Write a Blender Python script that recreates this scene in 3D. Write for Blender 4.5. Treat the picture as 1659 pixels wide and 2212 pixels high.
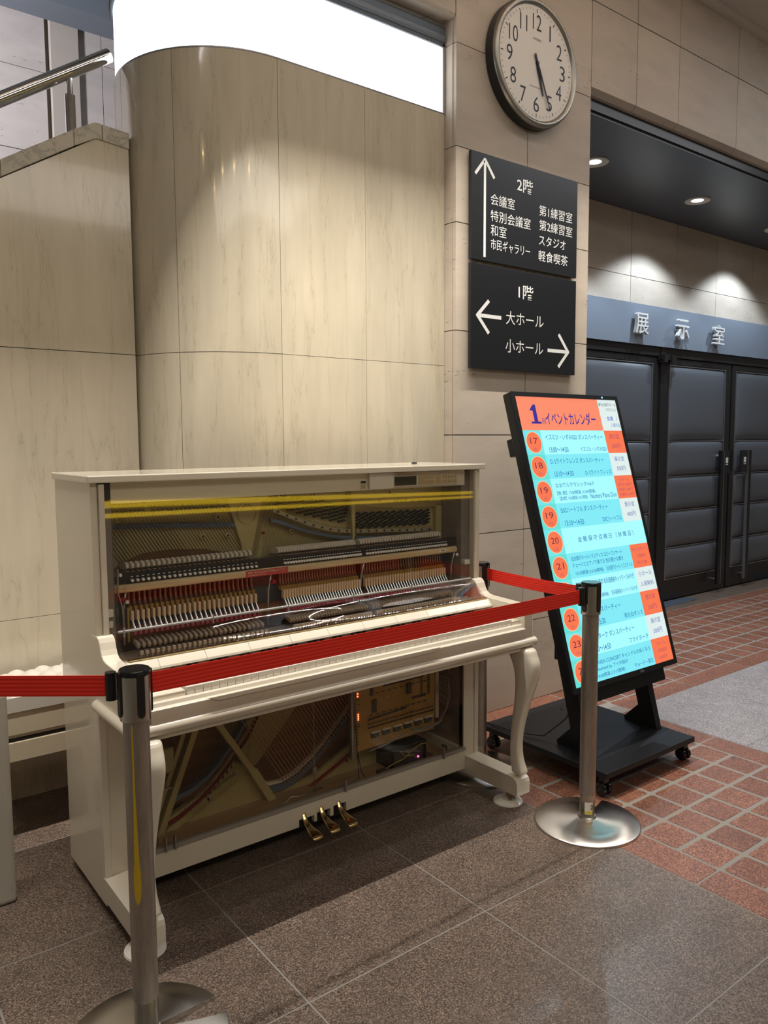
import bpy, bmesh, math, random
from mathutils import Vector, Matrix
random.seed(7)
PI = math.pi
for o in list(bpy.data.objects): bpy.data.objects.remove(o)
SC = bpy.context.scene
COL = SC.collection

# ------------------------------------------------------------------ camera
cam_d = bpy.data.cameras.new('camera'); cam = bpy.data.objects.new('camera', cam_d); COL.objects.link(cam)
yaw, pitch, roll, fpx = -0.65397, -0.09096, -0.00597, 1678.15
fw = Vector((-math.sin(yaw)*math.cos(pitch), math.cos(yaw)*math.cos(pitch), math.sin(pitch)))
rt = Vector((math.cos(yaw), math.sin(yaw), 0)); up = rt.cross(fw)
R2 = rt*math.cos(roll) + up*math.sin(roll); U2 = -rt*math.sin(roll) + up*math.cos(roll)
cam.matrix_world = Matrix(((R2.x, U2.x, -fw.x, -0.67296), (R2.y, U2.y, -fw.y, -2.2771), (R2.z, U2.z, -fw.z, 1.40227), (0, 0, 0, 1)))
cam_d.sensor_fit = 'VERTICAL'; cam_d.sensor_height = 24.0; cam_d.lens = 24.0*fpx/2212.0
cam_d.clip_start = 0.02
SC.camera = cam

# ------------------------------------------------------------------ world, exposure, lights
SC.view_settings.view_transform = 'Standard'; SC.view_settings.look = 'None'
SC.view_settings.gamma = 1.0; SC.view_settings.use_curve_mapping = False
SC.view_settings.exposure = 0.14
w = bpy.data.worlds.new('hall'); SC.world = w; w.use_nodes = True
w.node_tree.nodes['Background'].inputs[0].default_value = (1.0, 0.92, 0.82, 1)
w.node_tree.nodes['Background'].inputs[1].default_value = 0.075

def area(name, loc, rot, sx, sy, power, col, spread=PI):
    l = bpy.data.lights.new(name, 'AREA'); l.shape = 'RECTANGLE'; l.size = sx; l.size_y = sy
    l.energy = power; l.color = col; l.spread = spread
    o = bpy.data.objects.new(name, l); o.location = loc; o.rotation_euler = rot; COL.objects.link(o); return o
def spot(name, loc, target, power, col, deg, blend=0.3, r=0.04):
    l = bpy.data.lights.new(name, 'SPOT'); l.energy = power; l.color = col
    l.spot_size = math.radians(deg); l.spot_blend = blend; l.shadow_soft_size = r
    o = bpy.data.objects.new(name, l); o.location = loc
    o.rotation_euler = (Vector(target)-Vector(loc)).to_track_quat('-Z', 'Y').to_euler(); COL.objects.link(o); return o
WARM = (1.0, 0.80, 0.56); NEUT = (1.0, 0.90, 0.78); COOL = (0.86, 0.92, 1.0)
# slot lights recessed in the hall ceiling (z 4.09): the slot lip cuts their light off on the wall
area('ceiling_slot_light', (1.2, -0.153, 4.24), (math.radians(35), 0, 0), 5.0, 0.02, 180, (1.0, .94, .86), math.radians(130))
area('ceiling_row_light', (1.2, -0.95, 4.07), (0, 0, 0), 5.0, 0.10, 20, (1.0, 0.94, 0.88))
area('hall_fill_light', (0.5, -3.9, 4.05), (math.radians(25), 0, 0), 7.0, 1.4, 80, (1.0, 0.92, 0.82))  # broad unseen fill, added to brighten front faces and the piano interior
area('hall_fill_light', (5.5, -1.2, 4.05), (0, 0, 0), 3.0, 1.2, 34, (0.92, 0.94, 1.0))
spot('ceiling_spot', (1.95, -0.75, 4.05), (2.05, -0.85, 0), 120, WARM, 26, 0.9)
spot('ceiling_spot', (1.1, -0.05, 4.05), (1.3, 0.57, 1.45), 70, (1.0, 0.84, 0.58), 22, 1.0)
spot('ceiling_spot', (-0.9, -0.1, 4.05), (-0.45, 0.95, 1.9), 26, (1.0, 0.83, 0.55), 36, 1.0)
spot('stair_fill_spot', (-1.6, 1.25, 3.0), (0.2, 2.6, 3.25), 300, (0.93, 0.92, 1.0), 62, 0.7, 0.15)  # unseen fill spot, added to brighten the landing wall

# ------------------------------------------------------------------ materials
def mat(name, col, rough=0.5, metal=0.0, coat=0.0, spec=0.5, emit=None, es=0.0):
    m = bpy.data.materials.new(name); m.use_nodes = True
    b = m.node_tree.nodes['Principled BSDF']
    b.inputs['Base Color'].default_value = (*col, 1); b.inputs['Roughness'].default_value = rough
    b.inputs['Metallic'].default_value = metal; b.inputs['Coat Weight'].default_value = coat
    b.inputs['Coat Roughness'].default_value = 0.05; b.inputs['Specular IOR Level'].default_value = spec
    if emit: b.inputs['Emission Color'].default_value = (*emit, 1); b.inputs['Emission Strength'].default_value = es
    return m
def nodes(m): return m.node_tree.nodes, m.node_tree.links, m.node_tree.nodes['Principled BSDF']
def ramp(N, stops):
    r = N.new('ShaderNodeValToRGB'); e = r.color_ramp.elements
    while len(e) > 1: e.remove(e[-1])
    e[0].position = stops[0][0]; e[0].color = (*stops[0][1], 1)
    for p, c in stops[1:]:
        x = e.new(p); x.color = (*c, 1)
    return r
def coords(N, L, scale=(1, 1, 1), obj=False):
    t = N.new('ShaderNodeTexCoord'); mp = N.new('ShaderNodeMapping'); mp.inputs['Scale'].default_value = scale
    if obj: L.new(t.outputs['Object'], mp.inputs[0])
    else:
        g = N.new('ShaderNodeNewGeometry'); L.new(g.outputs['Position'], mp.inputs[0])
    return mp
def noise(N, L, mp, scale, detail=4, rough=0.6):
    n = N.new('ShaderNodeTexNoise'); n.inputs['Scale'].default_value = scale; n.inputs['Detail'].default_value = detail
    n.inputs['Roughness'].default_value = rough; L.new(mp.outputs[0], n.inputs['Vector']); return n
def bump(N, L, b, src, strength, dist=0.002):
    k = N.new('ShaderNodeBump'); k.inputs['Strength'].default_value = strength; k.inputs['Distance'].default_value = dist
    L.new(src, k.inputs['Height']); L.new(k.outputs[0], b.inputs['Normal'])
def vary(N, L, src, amt):
    """per-object brightness variation"""
    oi = N.new('ShaderNodeObjectInfo'); mr = N.new('ShaderNodeMapRange')
    mr.inputs[3].default_value = 1-amt; mr.inputs[4].default_value = 1+amt
    L.new(oi.outputs['Random'], mr.inputs[0]); h = N.new('ShaderNodeHueSaturation')
    L.new(mr.outputs[0], h.inputs['Value']); L.new(src, h.inputs['Color']); return h.outputs[0]

def granite(name, dark, mid, light, rough, amt=0.05):
    m = mat(name, mid, rough); N, L, b = nodes(m); mp = coords(N, L)
    n1 = noise(N, L, mp, 190, 3, 0.7); n2 = noise(N, L, mp, 9, 4, 0.6)
    v = N.new('ShaderNodeTexVoronoi'); v.inputs['Scale'].default_value = 330; L.new(mp.outputs[0], v.inputs['Vector'])
    bw = N.new('ShaderNodeSeparateColor'); L.new(v.outputs['Color'], bw.inputs[0])
    mx = N.new('ShaderNodeMath'); mx.operation = 'MULTIPLY_ADD'; mx.inputs[1].default_value = 0.55
    L.new(bw.outputs[0], mx.inputs[0])
    m2 = N.new('ShaderNodeMath'); m2.operation = 'MULTIPLY'; m2.inputs[1].default_value = 0.45
    L.new(n1.outputs[0], m2.inputs[0]); L.new(m2.outputs[0], mx.inputs[2])
    r = ramp(N, [(0.15, dark), (0.5, mid), (0.74, light), (0.78, tuple(min(1, c*1.4) for c in light))])
    L.new(mx.outputs[0], r.inputs[0])
    mr = N.new('ShaderNodeMapRange'); mr.inputs[1].default_value = .3; mr.inputs[2].default_value = .7
    mr.inputs[3].default_value = .86; mr.inputs[4].default_value = 1.12; L.new(n2.outputs[0], mr.inputs[0])
    h = N.new('ShaderNodeHueSaturation'); L.new(mr.outputs[0], h.inputs['Value']); L.new(r.outputs[0], h.inputs['Color'])
    L.new(vary(N, L, h.outputs[0], amt), b.inputs['Base Color'])
    rr = N.new('ShaderNodeMapRange'); rr.inputs[3].default_value = rough-.08; rr.inputs[4].default_value = rough+.12
    L.new(n1.outputs[0], rr.inputs[0]); L.new(rr.outputs[0], b.inputs['Roughness'])
    bump(N, L, b, n1.outputs[0], 0.06)
    return m
M = {}
M['granite'] = granite('brown_granite', (.026, .019, .015), (.118, .086, .066), (.22, .165, .130), .36)
M['granite_grey'] = granite('grey_granite', (.09, .083, .087), (.25, .228, .23), (.40, .375, .37), .40)
M['brick'] = granite('red_granite', (.045, .017, .011), (.165, .064, .038), (.32, .15, .095), .42, .13)
M['grout'] = mat('grout', (.22, .20, .178), .8)

def marble():
    m = mat('cream_marble', (.62, .54, .41), .12, coat=.4); N, L, b = nodes(m)
    mp = coords(N, L, (1, 1, .10)); n = noise(N, L, mp, 11, 5, .58)
    wv = N.new('ShaderNodeMath'); wv.operation = 'ABSOLUTE'; sb = N.new('ShaderNodeMath'); sb.operation = 'SUBTRACT'
    sb.inputs[1].default_value = .5; L.new(n.outputs[0], sb.inputs[0]); L.new(sb.outputs[0], wv.inputs[0])
    r = ramp(N, [(0.0, (.45, .395, .29)), (.006, (.55, .49, .37)), (.06, (.575, .515, .395))]); L.new(wv.outputs[0], r.inputs[0])
    n2 = noise(N, L, coords(N, L, (3, 3, .5)), 5, 5, .6)
    mr = N.new('ShaderNodeMapRange'); mr.inputs[1].default_value = .3; mr.inputs[2].default_value = .7
    mr.inputs[3].default_value = .92; mr.inputs[4].default_value = 1.06; L.new(n2.outputs[0], mr.inputs[0])
    h = N.new('ShaderNodeHueSaturation'); L.new(mr.outputs[0], h.inputs['Value']); L.new(r.outputs[0], h.inputs['Color'])
    L.new(vary(N, L, h.outputs[0], .02), b.inputs['Base Color'])
    return m
M['marble'] = marble()
def cap_marble():
    m = mat('grey_veined_marble', (.5, .45, .37), .3); N, L, b = nodes(m)
    mp = coords(N, L, (1, 1, 1)); n = noise(N, L, mp, 6, 8, .72)
    a = N.new('ShaderNodeMath'); a.operation = 'SUBTRACT'; a.inputs[1].default_value = .5
    c = N.new('ShaderNodeMath'); c.operation = 'ABSOLUTE'; L.new(n.outputs[0], a.inputs[0]); L.new(a.outputs[0], c.inputs[0])
    r = ramp(N, [(0, (.24, .22, .18)), (.01, (.38, .345, .27)), (.04, (.46, .42, .325))]); L.new(c.outputs[0], r.inputs[0])
    L.new(r.outputs[0], b.inputs['Base Color']); return m
M['cap'] = cap_marble()
def travertine(name, base, amt=.05, pits=1.0):
    m = mat(name, base, .62); N, L, b = nodes(m)
    mp = coords(N, L, (1, 1, 3.2)); n = noise(N, L, mp, 3.2, 7, .62)
    r = ramp(N, [(.3, tuple(c*.88 for c in base)), (.55, base), (.75, tuple(min(1, c*1.08) for c in base))]); L.new(n.outputs[0], r.inputs[0])
    mp2 = coords(N, L, (26, 26, 85)); n2 = noise(N, L, mp2, 1.0, 3, .6)
    n3 = noise(N, L, coords(N, L, (2.2, 2.2, 5)), 1.2, 3, .5)
    # pits gather in patches
    ad = N.new('ShaderNodeMath'); ad.operation = 'MULTIPLY_ADD'; ad.inputs[1].default_value = .35; L.new(n3.outputs[0], ad.inputs[0]); L.new(n2.outputs[0], ad.inputs[2])
    pr = N.new('ShaderNodeMapRange'); pr.inputs[1].default_value = .87-.02*pits; pr.inputs[2].default_value = .92; L.new(ad.outputs[0], pr.inputs[0])
    mx = N.new('ShaderNodeMix'); mx.data_type = 'RGBA'; L.new(pr.outputs[0], mx.inputs[0])
    L.new(r.outputs[0], mx.inputs[6]); mx.inputs[7].default_value = (*[c*.45 for c in base], 1)
    L.new(vary(N, L, mx.outputs[2], amt), b.inputs['Base Color'])
    iv = N.new('ShaderNodeMath'); iv.operation = 'SUBTRACT'; iv.inputs[0].default_value = 1; L.new(pr.outputs[0], iv.inputs[1])
    bump(N, L, b, iv.outputs[0], .5, .003)
    return m
M['trav'] = travertine('travertine', (.50, .428, .348))
M['trav_pale'] = travertine('pale_stone', (.66, .60, .56), .03, -2.2)
M['joint'] = mat('dark_joint', (.16, .13, .10), .9)
M['piano'] = mat('ivory_lacquer', (.72, .665, .545), .16, coat=.6)
M['piano_in'] = mat('ivory_inner', (.70, .65, .54), .4)
M['key'] = mat('white_key', (.82, .79, .71), .18, coat=.3)
M['black'] = mat('black_plastic', (.012, .012, .013), .35)
M['blackgloss'] = mat('black_gloss', (.01, .01, .011), .12)
M['kiosk'] = mat('black_powder_coat', (.008, .009, .011), .38, spec=.3)
M['belt'] = mat('red_webbing', (.86, .026, .010), .7)
def webbing():
    m = M['belt']; N, L, b = nodes(m); mp = coords(N, L, (1, 1, 1)); wv = N.new('ShaderNodeTexWave')
    wv.bands_direction = 'Z'; wv.inputs['Scale'].default_value = 34; L.new(mp.outputs[0], wv.inputs[0]); bump(N, L, b, wv.outputs[0], .35, .002)
webbing()
def steel(name, col, rough, aniso=0.0, stain=False):
    m = mat(name, col, rough, 1.0); N, L, b = nodes(m)
    mp = coords(N, L, (1, 1, .05), True); n = noise(N, L, mp, 60, 3, .6)
    mr = N.new('ShaderNodeMapRange'); mr.inputs[3].default_value = rough-.07; mr.inputs[4].default_value = rough+.1
    L.new(n.outputs[0], mr.inputs[0]); L.new(mr.outputs[0], b.inputs['Roughness'])
    if stain:
        n2 = noise(N, L, coords(N, L, (30, 30, 5), True), 1, 6, .7); r = ramp(N, [(.35, tuple(c*.72 for c in col)), (.6, col)])
        L.new(n2.outputs[0], r.inputs[0]); L.new(r.outputs[0], b.inputs['Base Color'])
    return m
M['steel'] = steel('worn_steel', (.50, .45, .40), .46, stain=True)
M['steel_clean'] = steel('clean_steel', (.62, .58, .50), .22)
M['chrome'] = mat('chrome', (.75, .75, .76), .08, 1.0)
M['disc'] = mat('brushed_disc', (.62, .60, .57), .30, 1.0)
nodes(M['disc'])[2].inputs['Anisotropic'].default_value = .8
def disc_aniso():
    N, L, b = nodes(M['disc']); t = N.new('ShaderNodeTangent'); t.direction_type = 'RADIAL'; t.axis = 'Z'; L.new(t.outputs[0], b.inputs['Tangent'])
disc_aniso()
M['brass'] = mat('brass', (.66, .52, .27), .16, 1.0)
M['dkframe'] = mat('dark_bronze_frame', (.028, .026, .026), .32, .3)
M['pad'] = mat('slate_leather', (.098, .106, .120), .42)
M['header'] = mat('slate_blue_panel', (.20, .235, .285), .45)
M['soffit'] = mat('charcoal_soffit', (.062, .068, .080), .40)
M['bulk'] = mat('slate_bulkhead', (.21, .245, .29), .5)
M['ceil'] = mat('cream_ceiling', (.55, .49, .43), .8)
M['sign'] = mat('black_sign_board', (.012, .013, .015), .3)
M['letter'] = mat('white_lettering', (.72, .72, .70), .5)
M['dial'] = mat('white_dial', (.80, .75, .68), .5)
M['ink'] = mat('dark_ink', (.012, .012, .02), .5)
M['bezel'] = mat('silver_bezel', (.34, .32, .28), .32, .8)
M['alu'] = mat('brushed_aluminium', (.45, .45, .46), .35, .9)
M['gold'] = mat('gold_iron_plate', (.56, .49, .24), .45, .15)
M['wood'] = mat('maple_rail', (.50, .36, .18), .42)
def woodgrain(m, c1, c2, sc):
    N, L, b = nodes(m); n = noise(N, L, coords(N, L, (.6, 6, 6)), sc, 5, .6)
    r = ramp(N, [(.35, c1), (.65, c2)]); L.new(n.outputs[0], r.inputs[0]); L.new(r.outputs[0], b.inputs['Base Color'])
woodgrain(M['wood'], (.52, .38, .20), (.66, .51, .29), 8)
M['board'] = mat('soundboard_spruce', (.17, .085, .035), .5); woodgrain(M['board'], (.24, .115, .05), (.36, .18, .08), 6)
M['felt'] = mat('cream_felt', (.80, .73, .61), .9)
M['hwood'] = mat('hammer_wood', (.36, .25, .15), .6)
M['dwood'] = mat('dark_red_wood', (.20, .065, .025), .5)
M['orange'] = mat('amber_felt', (.42, .24, .05), .8)
M['maroon'] = mat('maroon_felt', (.34, .05, .075), .9)
M['redfelt'] = mat('red_felt', (.28, .015, .02), .9)
M['block'] = mat('beech_block', (.74, .53, .32), .5)
M['grey'] = mat('grey_brown_wood', (.40, .32, .235), .6)
M['bluefelt'] = mat('blue_grey_felt', (.13, .17, .24), .8)
M['string'] = mat('steel_string', (.16, .125, .085), .4, .6)
M['copper'] = mat('copper_string', (.60, .32, .19), .45, .3)
M['pin'] = mat('blued_tuning_pin', (.06, .075, .10), .35, .5)
M['pcb'] = mat('amber_circuit_board', (.50, .30, .08), .45)
M['chip'] = mat('grey_chip', (.075, .075, .085), .5)
M['led'] = mat('red_led', (1, .1, .05), .4, emit=(1, .12, .05), es=6)
M['ledm'] = mat('magenta_led', (1, .1, .3), .4, emit=(1, .08, .3), es=5)
M['ledb'] = mat('blue_led', (.1, .3, 1), .4, emit=(.1, .35, 1), es=6)
M['wire'] = mat('grey_wire', (.30, .29, .27), .5); M['ywire'] = mat('yellow_wire', (.40, .32, .06), .5)
M['redtape'] = mat('red_label', (.50, .07, .05), .5)
M['cream'] = mat('cream_plastic', (.66, .60, .48), .4)
M['btn'] = mat('gold_button', (.55, .42, .20), .4)
M['lcd'] = mat('dark_display', (.02, .025, .03), .1)
M['quilt'] = mat('white_vinyl', (.52, .49, .43), .35)
M['benchpaint'] = mat('cream_bench_paint', (.50, .43, .31), .3, coat=.3)
M['yellow'] = mat('added_yellow_glow', (.9, .60, .02), .5, emit=(1, .66, .03), es=4)  # glow of the added band that the piano acrylic reflects
M['slab'] = mat('pale_worn_paint', (.46, .44, .39), .6)
def slabwear():
    N, L, b = nodes(M['slab']); n = noise(N, L, coords(N, L, (1, 1, .35)), 60, 6, .75)
    r = ramp(N, [(.30, (.26, .24, .20)), (.38, (.47, .45, .39))]); L.new(n.outputs[0], r.inputs[0]); L.new(r.outputs[0], b.inputs['Base Color'])
slabwear()
def acrylic(name, tint, refl):
    m = bpy.data.materials.new(name); m.use_nodes = True; N, L = m.node_tree.nodes, m.node_tree.links
    N.remove(N['Principled BSDF']); out = N['Material Output']
    t = N.new('ShaderNodeBsdfTransparent'); t.inputs[0].default_value = (*tint, 1)
    g = N.new('ShaderNodeBsdfGlossy'); g.inputs['Roughness'].default_value = .02; g.inputs[0].default_value = (1, 1, 1, 1)
    # Schlick reflectance from the angle of incidence, the same on both faces of the sheet
    lw_ = N.new('ShaderNodeLayerWeight'); lw_.inputs['Blend'].default_value = .5
    f = N.new('ShaderNodeMath'); f.operation = 'POWER'; f.inputs[1].default_value = 5; L.new(lw_.outputs['Facing'], f.inputs[0])
    k = N.new('ShaderNodeMath'); k.operation = 'MULTIPLY_ADD'; k.inputs[1].default_value = .9*refl; k.inputs[2].default_value = .04*refl; k.use_clamp = True; L.new(f.outputs[0], k.inputs[0])
    mx = N.new('ShaderNodeMixShader'); L.new(k.outputs[0], mx.inputs[0]); L.new(t.outputs[0], mx.inputs[1]); L.new(g.outputs[0], mx.inputs[2])
    L.new(mx.outputs[0], out.inputs[0]); return m
M['acrylic'] = acrylic('clear_acrylic', (.97, .97, .96), .8)
M['smoke'] = acrylic('smoked_acrylic', (.93, .91, .87), .4)
M['acrylic_soft'] = acrylic('soft_acrylic', (.95, .95, .95), .45)
M['edge'] = mat('acrylic_edge', (.26, .25, .23), .12, spec=.8)
def emis(name, col, s=1.0):
    m = bpy.data.materials.new(name); m.use_nodes = True; N, L = m.node_tree.nodes, m.node_tree.links
    b = N['Principled BSDF']; b.inputs['Base Color'].default_value = (.02, .02, .02, 1); b.inputs['Roughness'].default_value = .25
    b.inputs['Emission Color'].default_value = (*col, 1); b.inputs['Emission Strength'].default_value = s; return m
M['lightbox'] = emis('lit_diffuser', (.93, .97, 1.0), 2.2)
M['lamp'] = emis('downlight_lens', (.85, .93, 1.0), 6)
def s2l(c): return tuple(((x/255+.055)/1.055)**2.4 if x > 10 else x/255/12.92 for x in c)
def E_(name, rgb, s=1.0):
    if name not in M: M[name] = emis(name, s2l(rgb), s)
    return M[name]

# ------------------------------------------------------------------ mesh helpers
class MB:
    def __init__(s): s.v = []; s.f = []
    def add(s, vs, fs):
        k = len(s.v); s.v += [tuple(v) for v in vs]; s.f += [tuple(i+k for i in f) for f in fs]; return s
    def box(s, x0, x1, y0, y1, z0, z1):
        return s.add([(x0, y0, z0), (x1, y0, z0), (x1, y1, z0), (x0, y1, z0), (x0, y0, z1), (x1, y0, z1), (x1, y1, z1), (x0, y1, z1)],
                     [(0, 3, 2, 1), (4, 5, 6, 7), (0, 1, 5, 4), (1, 2, 6, 5), (2, 3, 7, 6), (3, 0, 4, 7)])
    def prism(s, pts, a0, a1, ax='y'):
        """polygon pts in the two remaining axes, extruded along ax"""
        def p(u, v, a): return {'x': (a, u, v), 'y': (u, a, v), 'z': (u, v, a)}[ax]
        n = len(pts)
        area_ = sum(pts[i][0]*pts[(i+1) % n][1]-pts[(i+1) % n][0]*pts[i][1] for i in range(n))
        if (area_ < 0) != (ax == 'y'): pts = pts[::-1]
        vs = [p(u, v, a0) for u, v in pts]+[p(u, v, a1) for u, v in pts]
        fs = [tuple(range(n-1, -1, -1)), tuple(range(n, 2*n))]+[(i, (i+1) % n, n+(i+1) % n, n+i) for i in range(n)]
        return s.add(vs, fs)
    def tube(s, path, r, n=8, cap=True):
        P = [Vector(p) for p in path]; k0 = len(s.v); rr = r if isinstance(r, (list, tuple)) else [r]*len(P)
        nx = None
        for i, p in enumerate(P):
            d = (P[min(i+1, len(P)-1)]-P[max(i-1, 0)]).normalized()
            if nx is None:
                nx = d.orthogonal().normalized()
            else: nx = (nx-d*nx.dot(d)).normalized()
            ny = d.cross(nx)
            for j in range(n):
                a = 2*PI*j/n; s.v.append(tuple(p+(nx*math.cos(a)+ny*math.sin(a))*rr[i]))
        for i in range(len(P)-1):
            for j in range(n):
                a = k0+i*n+j; b = k0+i*n+(j+1) % n; s.f.append((a, b, b+n, a+n))
        if cap:
            s.f.append(tuple(k0+j for j in range(n-1, -1, -1))); s.f.append(tuple(k0+(len(P)-1)*n+j for j in range(n)))
        return s
    def lathe(s, prof, c=(0, 0, 0), n=32, ax='z', a0=0, a1=2*PI, cap=True):
        """prof: (radius, height) list from bottom to top"""
        k0 = len(s.v); full = abs(a1-a0-2*PI) < 1e-6; m = n if full else n+1
        for r, h in prof:
            for j in range(m):
                a = a0+(a1-a0)*j/n; x, y = r*math.cos(a), r*math.sin(a)
                s.v.append({'z': (c[0]+x, c[1]+y, c[2]+h), 'y': (c[0]+x, c[1]+h, c[2]+y), 'x': (c[0]+h, c[1]+x, c[2]+y)}[ax])
        for i in range(len(prof)-1):
            for j in range(n):
                a = k0+i*m+j; b = k0+i*m+(j+1) % m; q = (a, b, b+m, a+m)
                s.f.append(q if ax == 'z' else q[::-1])
        if full and cap:
            if prof[0][0] > 1e-5 and prof[0][1] != prof[1][1]: s.f.append(tuple(k0+j for j in range(n))[::-1 if ax == 'z' else 1])
            if prof[-1][0] > 1e-5 and prof[-1][1] != prof[-2][1]: s.f.append(tuple(k0+(len(prof)-1)*m+j for j in range(n))[::1 if ax == 'z' else -1])
        return s
    def mesh(s, name):
        me = bpy.data.meshes.new(name); me.from_pydata(s.v, [], s.f); me.update(); return me
def clean(name):
    return name
def link(name, me, m, parent=None, loc=None, bev=0, smooth=False, seg=2):
    o = bpy.data.objects.new(name, me); COL.objects.link(o)
    if m is not None and not me.materials: me.materials.append(m)
    if parent: o.parent = parent
    if loc: o.location = loc
    if smooth:
        for p in me.polygons: p.use_smooth = True
    if bev:
        b = o.modifiers.new('bevel', 'BEVEL'); b.width = bev; b.segments = seg; b.limit_method = 'ANGLE'; b.angle_limit = math.radians(40)
        b.harden_normals = False
    return o
def build(mb, name, m, parent=None, bev=0, smooth=False, loc=None, seg=2, auto=None):
    o = link(name, mb.mesh(name), m, parent, loc, bev, smooth, seg)
    if auto:
        for p in o.data.polygons: p.use_smooth = True
        o.data.update(); o.data.set_sharp_from_angle(angle=math.radians(auto))
    return o
def tag(o, label=None, cat=None, group=None, kind=None):
    if label: o['label'] = label
    if cat: o['category'] = cat
    if group: o['group'] = group
    if kind: o['kind'] = kind
    return o
def empty(name, loc=(0, 0, 0), label=None, cat=None, group=None, kind=None):
    o = bpy.data.objects.new(name, None); COL.objects.link(o); o.location = loc; o.empty_display_size = .1
    return tag(o, label, cat, group, kind)
def struct(mb, name, m, label, cat, **k):
    o = build(mb, name, m, **k); return tag(o, label, cat, kind='structure')
def text(body, name, m, parent, org, ux, uz, height, width=None, align='L', bold=0.0, ext=0.0, maxw=None):
    """flat lettering: origin, x direction, up direction; height = cap/kanji height; width = stretch to this width"""
    c = bpy.data.curves.new('t', 'FONT'); c.body = body; c.size = 1.0; c.offset = bold; c.extrude = 0; c.resolution_u = 3
    if ext: c.extrude = ext/height/2
    o = bpy.data.objects.new('t', c); COL.objects.link(o)
    bpy.context.view_layer.update()
    dg = bpy.context.evaluated_depsgraph_get(); me = bpy.data.meshes.new_from_object(o.evaluated_get(dg))
    bpy.data.objects.remove(o); bpy.data.curves.remove(c)
    if not me.vertices: return None
    xs = [v.co.x for v in me.vertices]; ys = [v.co.y for v in me.vertices]
    x0, x1, y0, y1 = min(xs), max(xs), min(ys), max(ys)
    sy = height/(y1-y0); sx = sy
    if width: sx = width/(x1-x0)
    elif maxw and (x1-x0)*sx > maxw: sx = maxw/(x1-x0)
    ox = {'L': x0, 'C': (x0+x1)/2, 'R': x1}[align]
    ux = Vector(ux); uz = Vector(uz); un = ux.cross(uz); org = Vector(org)
    for v in me.vertices:
        v.co = org + ux*((v.co.x-ox)*sx) + uz*((v.co.y-y0)*sy) + un*(v.co.z*height)
    me.name = name; me.materials.clear()
    return link(name, me, m, parent)

# ================================================================== FLOOR
G = .0029; FX0_ = 1.5235
floor = tag(build(MB().box(-4, 8.5, -4.5, 1.62, -.06, -.0012), 'floor', M['grout']), 'polished granite lobby floor with red paver bands', 'floor', kind='structure')
build(MB().box(-4, FX0_ , -4.5, 1.6, -.02, -.0009), 'bedding', mat('pale_grout', (.235, .22, .20), .8), floor)
def tile(x0, x1, y0, y1, m, name='tile', g=G, rnd=0.0):
    z = random.uniform(-.0004, .0004)
    b = MB().prism([(x0+g, y0+g), (x1-g, y0+g), (x1-g, y1-g), (x0+g, y1-g)], -.02, z, 'z')
    return build(b, name, m, floor)
for i in range(-3, 2):                                   # brown granite slabs left of the red band
    for j in range(-4, 3):
        x0 = .905+.62*(i-1) if i < 2 else 0
        x1 = x0+.62; y0 = -.705+.62*j; y1 = y0+.62
        if y1 > 1.5: continue
        tile(x0, x1, y0, y1, M['granite'])
FX0, FX1, FX2, FX3 = 1.525, 1.667, 2.598, 2.737          # vertical red band: border, field, border
FY0, FY1, FY2, FY3 = .075, .21, 1.14, 1.278              # horizontal red band
def brick(x0, x1, y0, y1, g=.009):
    c = .006; z = random.uniform(-.0012, .0)
    b = MB(); X0, X1, Y0, Y1 = x0+g, x1-g, y0+g, y1-g
    pts = [(X0+c, Y0), (X1-c, Y0), (X1, Y0+c), (X1, Y1-c), (X1-c, Y1), (X0+c, Y1), (X0, Y1-c), (X0, Y0+c)]
    b.prism(pts, -.02, z, 'z'); return build(b, 'brick', M['brick'], floor)
pu = (FX2-FX1)/6
nb = 0
for r in range(-7, 6):
    y0 = -.71+.1535*r
    for k in range(6):
        x0 = FX1+pu*k; brick(x0, x0+pu, y0, y0+.1535); nb += 1
for k in range(-3, 2):
    for (a, b_) in ((FX0, FX1), (FX2, FX3)):
        y0 = -.397+.62*(k-1)+0; y1 = y0+.62
        if y1 > .3: y1 = .21
        if b_ == FX1 and y0 > .2: continue
        brick(a, b_, y0, min(y1, FY0 if b_ == FX3 else FY1), .004)
pv = (FY2-FY1)/6
k = 0; x = FX2
while x < 7.6:
    for r in range(6):
        if x < 6.9 or r < 6:
            brick(x, x+pv, FY1+pv*r, FY1+pv*(r+1), .009)
    x += pv; k += 1
    if k >= 30: break
for k in range(9):
    x0 = 2.74+.62*k
    brick(x0, x0+.62, FY0, FY1, .004); brick(x0, x0+.62, FY2, FY3, .004)
for k in range(8):                                       # grey granite beyond the red band
    for j in range(-3, 1):
        x0 = FX3+.62*k*1.0; y1 = FY0+.62*j
        tile(x0, x0+.62, y1-.62, y1, M['granite_grey'], g=.0008)
for k in range(9):
    x0 = 2.74+.62*k; tile(x0, x0+.62, FY3, 1.60, M['granite'], g=.003)
for k in range(7):
    x0 = FX0+.155*k*0
tile(FX0, FX1, .21, 1.5, M['granite'])
tile(FX1, FX2, .215, 1.5, M['brick'])

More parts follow.
